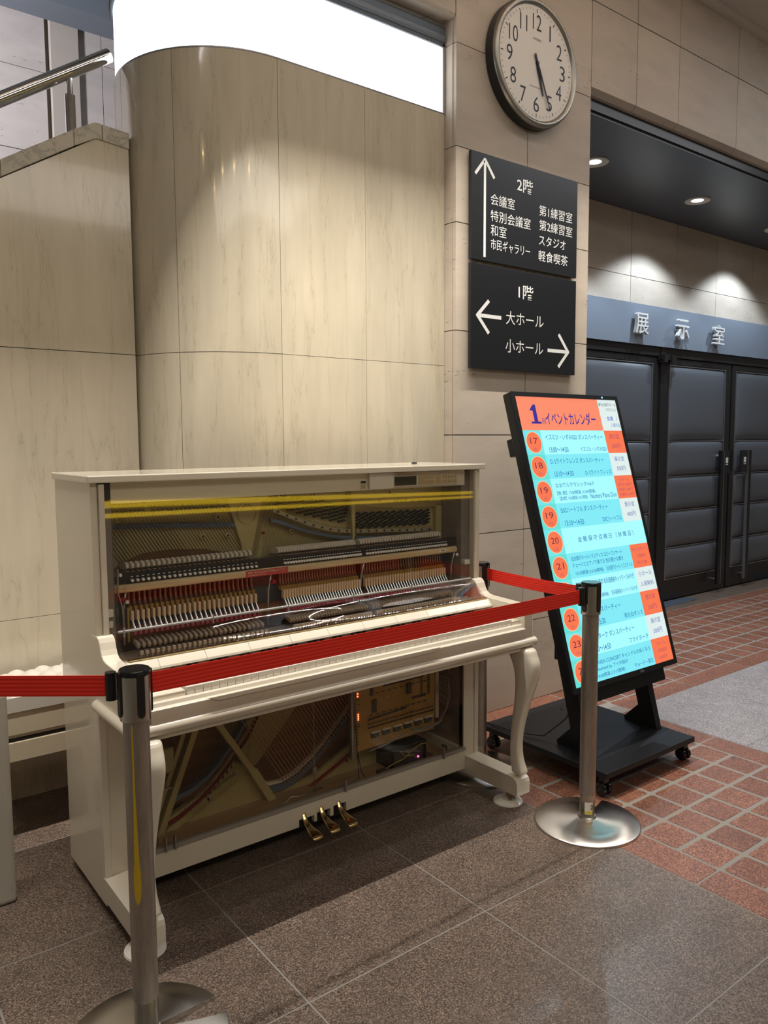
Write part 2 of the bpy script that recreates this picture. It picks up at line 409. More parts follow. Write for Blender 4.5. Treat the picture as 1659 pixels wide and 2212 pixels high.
# ================================================================== PILLAR + UPPER WALL (travertine, y = .5)
Y0 = .5
ZC = [0, .44, .937, 1.43, 1.928, 2.43, 2.775, 3.235, 3.73, 4.09]
pil = struct(MB().box(1.90, 2.87, .515, 1.54, 0, 4.3), 'wall_pillar', M['joint'], 'travertine clad pillar between the marble wall and the doors', 'wall')
def panel_y(parent, x0, x1, z0, z1, y, m, th=.02, g=.0022, name='panel'):
    z = random.uniform(-.0006, .0006)
    return build(MB().box(x0+g, x1-g, y+z, y+th, z0+g, z1-g), name, m, parent)
for i in range(9):
    for a, b_ in ((1.89, 2.38), (2.38, 2.875)):
        if i == 0: pass
        panel_y(pil, a, b_, ZC[i], ZC[i+1], Y0, M['trav'])
for i in range(9):                                       # left return of the pillar, beside the marble
    z0, z1 = ZC[i], ZC[i+1]
    build(MB().box(1.888, 1.90, .5215, .66, z0+.002, z1-.002), 'panel', M['trav'], pil)
# wall over the door opening, one chamfered lower edge
up_ = struct(MB().box(2.88, 8.5, .52, .60, 3.34, 4.3), 'wall_upper', M['joint'], 'travertine clad wall above the door recess', 'wall')
XJ = [2.875, 3.281, 3.702, 4.372, 4.99, 5.61, 6.23, 6.85, 7.47, 8.09]
for i in range(len(XJ)-1):
    a, b_ = XJ[i]+.0022, XJ[i+1]-.0022
    pr = [(Y0, 3.732), (Y0, 3.293), (Y0+.035, 3.272), (Y0+.075, 3.272), (Y0+.075, 3.732)]
    build(MB().prism(pr, a, b_, 'x'), 'panel', M['trav'], up_)
    panel_y(up_, a-.0022, b_+.0022, 3.735, 4.085, Y0, M['trav'])
# wall above the light box, left of the pillar
ul = struct(MB().box(.2, 1.888, .52, .70, 3.40, 4.3), 'wall_above_lightbox', M['joint'], 'travertine wall strip above the glowing light box', 'wall')
for a, b_ in ((.2, .8), (.8, 1.40), (1.40, 1.888)):
    build(MB().prism([(Y0, 3.735), (Y0, 3.358), (Y0+.01, 3.345), (Y0+.17, 3.345), (Y0+.17, 3.735)], a+.002, b_-.002, 'x'), 'panel', M['trav'], ul)
    panel_y(ul, a, b_, 3.735, 4.085, Y0, M['trav'])
# ceiling with the light slots
ce = struct(MB().box(-3, 8.5, -.095, .5, 4.09, 4.14).box(-3, 8.5, -.255-.5, -.255, 4.09, 4.14).box(-3, 8.5, -1.3, -.755-.0, 4.10, 4.14)
            .box(-3, 8.5, -4.5, -1.3, 4.09, 4.14).box(-3, 8.5, -.095, -.085, 4.14, 4.30).box(-3, 8.5, -.265, -.255, 4.14, 4.30).box(-3, 8.5, -.265, -.085, 4.30, 4.32),
            'ceiling', M['ceil'], 'cream hall ceiling with a recessed light slot', 'ceiling')
struct(MB().box(2.0, 8.5, .462, .499, 4.05, 4.089), 'trim_1', M['ceil'], 'cream cornice strip where wall meets ceiling', 'trim')

# ================================================================== MARBLE WALL with rounded end
YM = .575; CX, CY, RR = .985, 1.045, .47
mw = struct(MB().box(1.0, 1.887, .60, .70, 0, 2.93), 'wall_marble', M['joint'], 'cream polished marble wall with a rounded left end', 'wall')
def arc_panel(a0, a1, z0, z1, r0, r1, name, m, parent, n=20, g=.0012):
    da = g/r1; b = MB(); vs = []
    for k in range(n+1):
        a = a0+da+(a1-a0-2*da)*k/n
        for r in (r1, r0):
            for z in (z0+g, z1-g): vs.append((CX+r*math.cos(a), CY+r*math.sin(a), z))
    fs = []
    for k in range(n):
        o = 4*k; fs += [(o, o+4, o+5, o+1), (o+2, o+3, o+7, o+6), (o+1, o+5, o+7, o+3), (o, o+2, o+6, o+4)]
    fs += [(0, 1, 3, 2), (4*n, 4*n+2, 4*n+3, 4*n+1)]
    b.add(vs, fs); return build(b, name, m, parent, auto=30)
ZM = [0, .72, 1.765, 2.935]
angs = [math.radians(a) for a in (270, 218, 180, 150)]
for i in range(3):
    for a, b_ in ((CX, 1.419), (1.419, 1.887)):
        panel_y(mw, a, b_, ZM[i], ZM[i+1], YM, M['marble'], g=.0009)
    for k in range(3):
        arc_panel(angs[k+1], angs[k], ZM[i], ZM[i+1], RR-.03, RR, 'panel', M['marble'], mw)
build(MB().lathe([(RR-.031, 0), (RR-.031, 2.93)], (CX, CY, 0), 32, 'z', math.radians(140), math.radians(270)), 'core', M['joint'], mw)
# light box on top
lb = empty('light_box', (CX, CY, 2.935), 'glowing white light box running along the top of the marble wall', 'light')
def lb_strip(z0, z1, off, name, m, th=.015):
    b = MB(); pts = [(1.885-CX, YM+off-CY)]; r = RR-off
    for k in range(31):
        a = math.radians(270-4*k); pts.append((r*math.cos(a), r*math.sin(a)))
    vs = []; fs = []
    for (x, y) in pts:
        vs += [(x, y, z0), (x, y, z1)]
    for k in range(len(pts)-1): fs.append((2*k, 2*k+1, 2*k+3, 2*k+2))
    b.add(vs, fs); o = build(b, name, m, lb, auto=30); s = o.modifiers.new('solid', 'SOLIDIFY'); s.thickness = th; s.offset = -1; return o
lb_strip(.004, .37, .006, 'diffuser', M['lightbox'], .004)
lb_strip(-.0, .006, .0, 'sill_strip', M['alu'])
fr = lb_strip(.30, .385, -.005, 'top_frame', M['bulk'], .02)
lb_strip(.318, .345, -.014, 'frame_rib', M['bulk'], .01)
build(MB().box(1.872-CX, 1.887-CX, YM-.005-CY, YM+.02-CY, .0, .31), 'end_jamb', M['alu'], lb)
build(MB().box(1.20-CX, 1.887-CX, YM+.03-CY, YM+.09-CY, .0, .38), 'housing', M['cream'], lb)

# ================================================================== STAIR SIDE WALL (left), cap, handrail, landing wall
YL = .955
sw = struct(MB().box(-3.2, .506, YL+.02, 1.2, 0, 1.0), 'wall_stair', M['marble'], 'cream polished marble side wall of the stairs', 'wall')
def zc(x): return 2.447+(x-.066)*.62
SX = (-3.2, -1.6, -.8, -.0, .506)
top = lambda x: min(2.45+.625*(x-.02), 2.665) if x < .375 else 2.665-.10*(x-.375)
def slope_panel(x0, x1, z0, f, name, m, y0, y1, par):
    xs = sorted(set([x0+.0009, x1-.0009]+[q for q in (.375,) if x0 < q < x1]))
    pts = [(xx, max(f(xx), z0+.01)) for xx in xs][::-1]
    pts = [(x0+.0009, z0)]+[(x1-.0009, z0)]+pts
    return build(MB().prism(pts, y0, y1, 'y'), name, m, par)
for x0, x1 in ((-3.2, -2.2), (-2.2, -1.2), (-1.2, -.5), (-.5, .506)):
    panel_y(sw, x0, x1, 0, .72, YL, M['marble'], .2, .0009)
    if x1 > -1.0 or top(x0) > 1.2:
        zz = max(.8, 0)
        f = lambda xx: max(top(xx)-.062, .74)
        if x0 >= -1.2:
            zt = min(1.765, 9)
            if x0 == -.5:
                panel_y(sw, x0, x1, .72, 1.765, YL, M['marble'], .2, .0009)
                slope_panel(x0, x1, 1.767, f, 'panel', M['marble'], YL, YL+.2, sw)
            else: slope_panel(x0, x1, .722, f, 'panel', M['marble'], YL, YL+.2, sw)
for x0, x1 in ((-1.2, -.55), (-.55, .02), (.02, .29), (.29, .40), (.40, .508)):
    xs = [x0+.0008]+([.375] if x0 < .375 < x1 else [])+[x1-.0008]
    pts = [(q, top(q)-.062) for q in xs]+[(q, top(q)) for q in xs[::-1]]
    build(MB().prism(pts, YL-.006, YL+.235, 'y'), 'cap_stone', M['cap'], sw, bev=.002)
hr = empty('handrail', (.35, 1.08, 2.6), 'polished steel handrail on a post above the stair wall', 'handrail')
def A(x, y, z): return (x-.35, y-1.08, z-2.6)
yr = 1.09
build(MB().tube([A(-1.6, yr, 1.62), A(.486, yr, 3.000)], .027, 20), 'rail', M['chrome'], hr, auto=50)
build(MB().tube([A(.322, yr, 2.62), A(.322, yr, 2.80)], .0205, 20), 'post', M['chrome'], hr, auto=50)
build(MB().tube([A(.322, yr, 2.80), A(.322, yr, 2.885)], .0125, 16), 'post_neck', M['chrome'], hr, auto=50)
build(MB().tube([A(-1.1, yr, 1.72), A(-1.1, yr, 1.95)], .0205, 20), 'post', M['chrome'], hr, auto=50)
fwall = struct(MB().box(-3.2, 3.2, 2.62, 2.7, 0, 4.4), 'wall_landing', M['joint'], 'pale stone clad wall behind the stair landing', 'wall')
XL = [-3.2, -1.8, -.65, .0, .642]
ZL = [1.0, 1.7, 2.3, 2.62, 3.063, 3.515, 4.3]
for i in range(len(ZL)-1):
    for k in range(len(XL)-1): panel_y(fwall, XL[k], XL[k+1], ZL[i], ZL[i+1], 2.6, M['trav_pale'])
ZL2 = [1.0, 1.7, 2.3, 2.8, 3.26, 3.645, 4.3]
for i in range(len(ZL2)-1):
    for a, b_ in ((.825, .962), (.962, 1.7), (1.7, 3.1)): panel_y(fwall, a, b_, ZL2[i], ZL2[i+1], 2.6, M['trav_pale'])
struct(MB().box(.665, .82, 2.575, 2.618, 1.0, 4.3), 'trim_2', M['ceil'], 'flat pale pilaster strip on the landing wall', 'trim')
nodes(M['ceil'])
struct(MB().box(-3.2, 3.0, 2.1, 2.3, 3.665, 4.6), 'ceiling_bulkhead', M['bulk'], 'slate grey bulkhead over the stairs', 'ceiling')

# ================================================================== DOOR RECESS
DY = 1.54
so = struct(MB().box(2.88, 8.5, .575, 1.60, 3.20, 3.28), 'ceiling_recess', M['soffit'], 'charcoal soffit over the door recess', 'ceiling')
build(MB().box(2.88, 8.5, .560, .575, 3.215, 3.275), 'edge_strip', M['dkframe'], so)
dw = struct(MB().box(2.88, 8.5, DY+.02, DY+.15, 2.48, 3.22), 'wall_doors', M['joint'], 'travertine clad wall above the hall doors', 'wall')
xs = [2.9, 3.48, 4.11, 4.74, 5.375, 6.005, 6.638, 7.27, 7.9]
for i in range(len(xs)-1):
    panel_y(dw, xs[i], xs[i+1], 2.48, 2.70, DY, M['trav']); panel_y(dw, xs[i], xs[i+1], 2.70, 3.20, DY, M['trav'])
hd = tag(build(MB().box(2.9, 8.4, DY-.05, DY+.02, 2.165, 2.482), 'header_board', M['header']), 'slate blue header board above the doors carrying three metal characters', 'sign board')
for ch, x0, x1, z0 in (('展', 4.685, 4.855, 2.235), ('示', 5.265, 5.435, 2.235), ('室', 5.835, 6.0, 2.235)):
    text(ch, 'raised_character', M['letter'], hd, (x0, DY-.085, z0), (1, 0, 0), (0, 0, 1), .165, x1-x0, 'L', .004, .03)
dfm = struct(MB().box(2.9, 8.4, DY-.03, DY+.03, 2.09, 2.165), 'door_frame', M['dkframe'], 'dark bronze door frame head', 'door frame')
struct(MB().box(2.9, 8.4, DY+.05, DY+.1, 0, 2.2), 'wall_behind_doors', M['dkframe'], 'dark backing behind the doors', 'wall')
def cushion(x0, x1, z0, z1, y, d, parent):
    b = MB(); nx, nz = 14, 10; vs = []; fs = []
    for j in range(nz+1):
        for i in range(nx+1):
            u = i/nx; v = j/nz
            uu = .5-.5*math.cos(PI*u); vv = .5-.5*math.cos(PI*v)
            h = (1-abs(2*uu-1)**5)*(1-abs(2*vv-1)**5)
            vs.append((x0+(x1-x0)*uu, y-d*h**.5 if h > 0 else y, z0+(z1-z0)*vv))
    for j in range(nz):
        for i in range(nx):
            a = j*(nx+1)+i; fs.append((a, a+1, a+nx+2, a+nx+1))
    b.add(vs, fs); return build(b, 'padded_panel', M['pad'], parent, smooth=True)
ZP = [(1.395, 2.02), (1.09, 1.382), (.795, 1.078), (.475, .783), (.20, .462)]
def door(n, x0, x1, label, hx, side):
    d = empty('door_%d' % n, (x0, DY, 0), label, 'door', kind='structure')
    L_ = lambda a, b_, c, dd, e, f, nm, m, **k: build(MB().box(a-x0, b_-x0, c-DY, dd-DY, e, f), nm, m, d, **k)
    L_(x0+.004, x1-.004, DY-.01, DY+.03, .012, 2.082, 'leaf', M['dkframe'])
    L_(x0+.004, x0+.075, DY-.022, DY-.01, .012, 2.082, 'stile', M['dkframe']); L_(x1-.10, x1-.004, DY-.022, DY-.01, .012, 2.082, 'stile', M['dkframe'])
    L_(x0+.075, x1-.10, DY-.022, DY-.01, 2.035, 2.082, 'rail', M['dkframe']); L_(x0+.075, x1-.10, DY-.022, DY-.01, .012, .19, 'rail', M['dkframe'])
    for z0, z1 in ZP:
        c = cushion(x0+.08-x0, x1-.106-x0, z0, z1, -.012, .035, d)
        L_(x0+.076, x1-.101, DY-.026, DY-.012, z1+.001, z1+.009, 'chrome_strip', M['alu'])
    L_(x0+.076, x1-.101, DY-.026, DY-.012, .190, .198, 'chrome_strip', M['alu'])
    L_(x0+.072, x0+.079, DY-.027, DY-.012, .19, 2.03, 'chrome_strip', M['alu']); L_(x1-.105, x1-.098, DY-.027, DY-.012, .19, 2.03, 'chrome_strip', M['alu'])
    if hx:
        h = build(MB().box(hx-x0-.026, hx-x0+.022, -.105, -.075, .08, 1.30), 'handle', M['blackgloss'], d, bev=.003)
        build(MB().box(hx-x0+(.022 if side > 0 else -.030), hx-x0+(.030 if side > 0 else -.022), -.103, -.077, .08, 1.30), 'chrome_edge', M['alu'], h)
        for zz in (.12, 1.25): build(MB().tube([(hx-x0, -.08, zz), (hx-x0, -.01, zz)], .014, 10), 'mount', M['chrome'], h)
        px = hx+(.085 if side > 0 else -.085)
        pl = L_(px-.055, px+.055, DY-.095, DY-.075, 1.09, 1.30, 'lock_plate', M['dkframe'], bev=.004)
        s = L_(px-.018, px+.018, DY-.099, DY-.0955, 1.185, 1.235, 'pictogram', M['letter'])
        L_(px-.018, px+.018, DY-.099, DY-.0955, 1.168, 1.176, 'pictogram', M['letter'])
    return d
door(1, 4.08, 5.135, 'left dark padded hall door, half hidden by the event display', None, 0)
door(2, 5.205, 6.275, 'middle dark padded hall door with a long bar handle on its right', 6.03, 1)
door(3, 6.29, 7.36, 'right dark padded hall door cut off by the photo edge', 6.52, -1)
struct(MB().box(5.135, 5.205, DY-.035, DY+.03, 0, 2.165).box(7.36, 7.45, DY-.03, DY+.03, 0, 2.165).box(2.9, 4.08, DY-.03, DY+.03, 0, 2.165), 'door_post', M['dkframe'], 'dark door mullion between the left and middle door', 'door frame')
cl = build(MB().box(5.09, 5.30, DY-.075, DY-.035, 2.06, 2.10).box(5.10, 5.15, DY-.09, DY-.035, 2.035, 2.10).box(5.21, 5.25, DY-.09, DY-.035, 2.035, 2.10), 'door_closer', M['dkframe'])
tag(cl, 'small dark door stay block at the head of the mullion', 'door hardware')
for x0, x1, lb_ in ((5.02, 5.61, 'dark metal floor plate before the middle door, showing beside the display'), (7.0, 7.5, 'dark metal floor plate before the right door')):
    f = build(MB().box(x0, x1, 1.385, 1.505, .0005, .004), 'floor_plate', mat('steel_floor_plate', (.10, .13, .17), .5, .5)); tag(f, lb_, 'floor plate')
    for q in (x0+.02, x1-.02):
        for r in (1.40, 1.49): build(MB().lathe([(.006, .004), (.006, .006)], (q, r, 0), 8), 'screw', M['chrome'], f)
lamps = [(3.60, 1.03), (4.90, 1.08), (6.20, 1.12)]
LBL = ['round recessed downlight in the charcoal soffit, cut by the pillar', 'round recessed downlight in the middle of the charcoal soffit', 'round recessed downlight at the right photo edge']
for (lx, ly), l_ in zip(lamps, LBL):
    d = empty('downlight', (lx, ly, 3.2), l_, 'ceiling light', 'downlights in the recess soffit')
    build(MB().lathe([(.045, -.004), (.088, -.010), (.092, -.006), (.092, -.0005)], n=32, cap=False), 'trim_ring', M['cream'], d, auto=40)
    build(MB().lathe([(.045, -.003), (.0, -.003)], n=24), 'lens', M['lamp'], d)
    spot('downlight_beam', (lx, ly, 3.18), (lx, ly, 0), 66, (.72, .85, 1.0), 116, .35, .03)

# ================================================================== SIGNS, CLOCK
def sign(z0, z1, label):
    e = empty('direction_sign', (1.965, .485, z0), label, 'sign')
    build(MB().box(0, .778, -.012, .006, 0, z1-z0), 'board', M['sign'], e, bev=.0015)
    for q in (.06, .68): build(MB().box(q, q+.04, .006, .0145, .05, z1-z0-.05), 'standoff', M['alu'], e)
    return e
def P2(x, z): return (x-1.965, -.0128, z)
def arrow(e, pts, w, z0):
    b = MB()
    for si, (a, c) in enumerate(pts):
        a = Vector((a[0]-1.965, 0, a[1]-z0)); c = Vector((c[0]-1.965, 0, c[1]-z0)); d = (c-a).normalized(); n = Vector((-d.z, 0, d.x))*w/2
        q = [a-n, a+n, c+n, c-n]
        if (q[1]-q[0]).cross(q[2]-q[1]).y > 0: q = q[::-1]
        b.add([(v.x, -.0126-.0003*si, v.z) for v in q], [(0, 1, 2, 3)])
    build(b, 'arrow', M['letter'], e)
def at_px(a, b, y):                    # pixel of the photo -> point on the plane y (used once, for lettering places)
    v = fw*fpx+R2*(a-829.5)-U2*(b-1106); t = (y+2.2771)/v.y; p = Vector((-.67296, -2.2771, 1.40227))+v*t; return p.x, p.z
s2 = sign(2.265, 2.765, 'upper black direction sign for the second floor with an up arrow'); z2 = 2.265
def sg(e, z0, body, x0, zb, h, wd=None, bold=0.0):
    text(body, 'lettering', M['letter'], e, (x0-1.965, -.0129, zb-z0), (1, 0, 0), (0, 0, 1), h, wd, 'L', bold)
YS = .472
x, zt = at_px(1048, 343, YS); xb, zb = at_px(1046, 555, YS)
arrow(s2, [((x, zb), (x, zt-.004))], .015, z2)
xa, za = at_px(1027, 374, YS); xc, zc_ = at_px(1068, 386, YS)
arrow(s2, [((xa, za), (x+.002, zt)), ((xc, za), (x-.002, zt))], .015, z2)
def sgp(e, z0, body, p0, p1, h, bold=0.0):
    x0, za = at_px(*p0, YS); x1, zb = at_px(*p1, YS)
    sg(e, z0, body, x0, (za+zb)/2, h, x1-x0, bold)
sgp(s2, z2, '2階', (1117, 412), (1151, 422), .066, .009)
sgp(s2, z2, '会議室', (1060, 443), (1112, 453), .054)
sgp(s2, z2, '特別会議室', (1060, 481), (1146, 493), .054)
sgp(s2, z2, '和室', (1060, 509), (1094, 515), .054)
sgp(s2, z2, '市民ギャラリー', (1060, 542), (1145, 552), .052)
sgp(s2, z2, '第1練習室', (1165, 468), (1236, 481), .054)
sgp(s2, z2, '第2練習室', (1165, 500), (1236, 511), .054)
sgp(s2, z2, 'スタジオ', (1164, 532), (1222, 538), .050)
sgp(s2, z2, '軽食喫茶', (1163, 565), (1226, 574), .054)
s1 = sign(1.752, 2.250, 'lower black direction sign for the first floor with left and right arrows'); z1_ = 1.752
sgp(s1, z1_, '1階', (1120, 645), (1152, 650), .070, .009)
sgp(s1, z1_, '大ホール', (1093, 704), (1174, 706), .066)
sgp(s1, z1_, '小ホール', (1092, 764), (1173, 765), .066)
x0, z0 = at_px(1030, 680, YS); x1, _ = at_px(1083, 686, YS)
arrow(s1, [((x0+.008, z0), (x1, z0)), ((x0, z0-.004), (x0+.082, z0+.075)), ((x0, z0+.004), (x0+.082, z0-.082))], .018, z1_)
x0, z0 = at_px(1228, 761, YS); x1, _ = at_px(1183, 757, YS)
arrow(s1, [((x0-.008, z0), (x1, z0)), ((x0, z0-.004), (x0-.082, z0+.088)), ((x0, z0+.004), (x0-.082, z0-.082))], .018, z1_)

ck = empty('wall_clock', (2.375, .5, 3.25), 'large round wall clock with white dial showing nearly half past five', 'clock')
RC = .300
build(MB().lathe([(RC-.004, -.002), (RC, -.006), (RC, -.052), (RC-.006, -.056)], n=72, ax='y'), 'case', M['black'], ck, auto=40)
build(MB().lathe([(RC-.001, -.050), (RC-.004, -.066), (RC-.014, -.074), (RC-.028, -.070), (RC-.034, -.058)], n=72, ax='y', cap=False), 'bezel', M['bezel'], ck, auto=60)
dial = MB().lathe([(RC-.031, -.0585), (.0001, -.0585)], n=64, ax='y')
dl = build(dial, 'dial', M['dial'], ck)
tk = MB()
for k in range(60):
    a = PI/2-2*PI*k/60; c, s_ = math.cos(a), math.sin(a); big = k % 5 == 0; w_ = .0026 if big else .0011; r0 = .236 if big else .243; r1 = .254
    tk.add([(c*r0-s_*w_, -.0590, s_*r0+c*w_), (c*r0+s_*w_, -.0590, s_*r0-c*w_), (c*r1+s_*w_, -.0590, s_*r1-c*w_), (c*r1-s_*w_, -.0590, s_*r1+c*w_)], [(0, 1, 2, 3)])
build(tk, 'minute_marks', M['ink'], ck)['kind'] = 'stuff'
for k in range(1, 13):
    a = PI/2-2*PI*k/12; r = .192; wd = .062 if k >= 10 else (None if k == 1 else .040)
    if k == 11: wd = .050
    text(str(k), 'numeral', M['ink'], ck, (r*math.cos(a), -.0592, r*math.sin(a)-.037), (1, 0, 0), (0, 0, 1), .074, wd, 'C', -.004)
text('CITIZEN', 'lettering', M['ink'], ck, (0, -.0592, .108), (1, 0, 0), (0, 0, 1), .010, .058, 'C')
text('RADIO CONTROLLED', 'lettering', M['ink'], ck, (-.01, -.0592, -.116), (1, 0, 0), (0, 0, 1), .006, .078, 'C')
def hand(ang, L1, L0, w_, yy, nm):
    a = PI/2-ang; d = Vector((math.cos(a), 0, math.sin(a))); n = Vector((-d.z, 0, d.x))
    q = [-d*L0-n*w_*.55, -d*L0+n*w_*.55, d*L1*.15+n*w_, d*L1+n*w_*.45, d*L1-n*w_*.45, d*L1*.15-n*w_]
    b = MB(); b.add([(v.x, yy, v.z) for v in q]+[(v.x, yy-.0015, v.z) for v in q], [tuple(range(6)), tuple(range(11, 5, -1))]+[(i, 6+i, 6+(i+1) % 6, (i+1) % 6) for i in range(6)])
    build(b, nm, M['ink'], ck)
hand(math.radians(163), .150, .045, .0085, -.063, 'hour_hand')
hand(math.radians(155), .222, .045, .0065, -.0665, 'minute_hand')
build(MB().lathe([(.008, -.060), (.008, -.070)], n=16, ax='y'), 'hub', M['ink'], ck)

# ================================================================== EVENT DISPLAY (kiosk)
T = math.radians(16.34); kw, kh = .685, 1.218
kd = empty('event_display', (2.10, -.15, 0), 'tilted black event calendar display on a wheeled stand', 'display')
K0 = Vector((1.76-2.10, -.348+.15, .418)); KX = Vector((1, 0, 0)); KU = Vector((0, math.sin(T), math.cos(T))); KN = Vector((0, -math.cos(T), math.sin(T)))
def K(u, v, n=0.0): return K0+KX*(u*kw)+KU*((1-v)*kh)+KN*n
def kbox(u0, u1, v0, v1, n0, n1, name, m, parent, bev=0):
    vs = [K(u, v, n) for n in (n0, n1) for v in (v1, v0) for u in (u0, u1)]
    o = build(MB().add(vs, [(0, 2, 3, 1), (4, 5, 7, 6), (0, 1, 5, 4), (2, 6, 7, 3), (0, 4, 6, 2), (1, 3, 7, 5)]), name, m, parent, bev=bev); return o
eu, ev = .016/kw, .016/kh
kbox(-eu*1.35, 1+eu*1.1, -ev*1.2, 1+ev*1.4, -.045, -.001, 'housing', M['kiosk'], kd, .004)
kbox(-eu*1.35, 0, -ev*1.2, 1+ev*1.4, -.001, .004, 'bezel', M['kiosk'], kd); kbox(1, 1+eu*1.1, -ev*1.2, 1+ev*1.4, -.001, .004, 'bezel', M['kiosk'], kd)
kbox(0, 1, -ev*1.2, 0, -.001, .004, 'bezel', M['kiosk'], kd); kbox(0, 1, 1, 1+ev*1.4, -.001, .004, 'bezel', M['kiosk'], kd)
kbox(.85, .86, -ev*.8, -ev*.4, .004, .005, 'power_light', M['ledb'], kd)
kbox(.62, .66, 1+ev*.4, 1+ev*.9, .004, .0045, 'maker_badge', M['chip'], kd)
kbox(-.02, .02, .14, .20, -.08, -.045, 'bracket', M['kiosk'], kd)
scr = kbox(0, 1, 0, 1, -.001, 0, 'screen', E_('scr_cyan', (120, 228, 236)), kd)
def cell(u0, u1, v0, v1, m, name='screen_panel'):
    return build(MB().add([K(u0, v1, .0004), K(u1, v1, .0004), K(u1, v0, .0004), K(u0, v0, .0004)], [(0, 1, 2, 3)]), name, m, scr)
HV = .122
OR = E_('scr_orange', (238, 112, 72)); OH = E_('scr_header', (240, 132, 98)); WH = E_('scr_white', (214, 228, 226)); C1 = E_('scr_pale', (160, 242, 248)); C2 = E_('scr_mid', (122, 224, 236))
TL = E_('scr_teal', (96, 214, 204)); RING = E_('scr_ring', (244, 196, 150)); NAVY = E_('ink_navy', (44, 28, 140)); BLUE = E_('ink_blue', (22, 108, 168)); DKRED = E_('ink_plum', (110, 30, 60)); LTB = E_('ink_slate', (74, 92, 170)); PINK = E_('ink_mauve', (170, 70, 100)); GRN = E_('ink_green', (40, 180, 140)); DK = E_('ink_black', (30, 40, 60))
cell(0, .80, 0, HV, OH); cell(.80, 1, 0, HV, WH)
rv = (1-HV)/10
def kt(body, u, v, h, wd=None, m=BLUE, align='L', bold=0.0, maxw=None):
    text(body, 'lettering', m, scr, K(u, v, .0009), KX, KU, h*kh, wd*kw if wd else None, align, bold, maxw=maxw*kw if maxw else None)
g1 = MB(); o1 = K(.105, .098, .0009)
for pl in ([(0, 0), (.062, 0), (.062, .009), (0, .009)], [(.020, .009), (.043, .009), (.043, .078), (.020, .078)], [(0, .058), (.020, .058), (.020, .078)], [(.020, .078), (.043, .078), (.043, .085), (.030, .085)]):
    g1.add([o1+KX*a+KU*b_ for a, b_ in pl], [tuple(range(len(pl)))])
build(g1, 'lettering', NAVY, scr); kt('月', .20, .099, .020, .035, NAVY); kt('イベントカレンダー', .24, .102, .048, .50, NAVY, bold=.012)
kt('仙台銀行ホール', .828, .026, .014, .165, DK); kt('イズミティ21', .87, .046, .014, .11, DK); kt('会場　/', .865, .083, .018, .11, E_('ink_royal', (30, 80, 190)), bold=.01); kt('入場方法', .895, .108, .016, .095, E_('ink_royal', (30, 80, 190)))
lg = build(MB().add([K(.805, .022, .0008), K(.815, .028, .0008), K(.826, .018, .0008), K(.815, .010, .0008)], [(0, 1, 2, 3)]), 'logo', GRN, scr)
rows = [('17', '金', [('イズミ21・いずみSSD ダンスパーティー', .30, .52)], '13:00〜14:50', 'イズミ21・いずみSSD', ['展示室', '500円'], 1),
        ('18', '土', [('D. Sライトフレンズ ダンスパーティー', .30, .48)], '13:10〜14:50', 'D. Sライトフレンズ', ['展示室', '500円'], 0),
        ('19', '日', [('なおてらクラシックVol.7', .27, .34), ('【第1部】13:00開演 (12:45開場)', .60, .34)], '【第2部】14:30開演 (14:15開場)', 'Naotera Piano Duo', ['小ホール', '第1回 1,000円', '第2回 2,000円', '共通券 2,500円'], 1),
        ('19', '日', [('DSCハートフル ダンスパーティー', .30, .42)], '13:10〜14:50', 'DSCハートフル', ['展示室', '400円'], 0),
        ('20', '月', [('全 館 保 守 点 検 日 （ 休 館 日 ）', .52, .52)], '', '', [], -1),
        ('21', '火', [('仙台銀行ホールイズミティ21 ロビーコンサート', .22, .46), ('テューバとピアノで奏でる 色彩豊かな響き', .48, .46)], '13:30開演 (13:00開場)', '仙台銀行ホール イズミティ21', ['大ホールホワイエ', '入場無料', '申込不要'], 1),
        ('22', '水', [('核兵器禁止条約発効5周年 核兵器廃絶ネットワークみやぎ', .30, .60)], '13:00開演 (12:30開場)', '核兵器廃絶ネットワークみやぎ', ['小ホール', '入場無料'], 0),
        ('22', '水', [('南光台ダンスパーティー', .36, .34)], '13:00〜15:30', '南光台ダンス', ['展示室', '500円'], 1),
        ('23', '木', [('フライターク ダンスパーティー', .36, .42)], '13:10〜14:50', 'フライターク', ['展示室', '500円'], 0),
        ('25', '土', [('HEAVEN CONCERT キャンドルのぬくもり', .30, .56), ('presented by アイダ設計', .55, .30)], '14:00開演 (13:15開場)', 'キョードー東北', ['小ホール', '全席指定', '6,000円'], 1)]
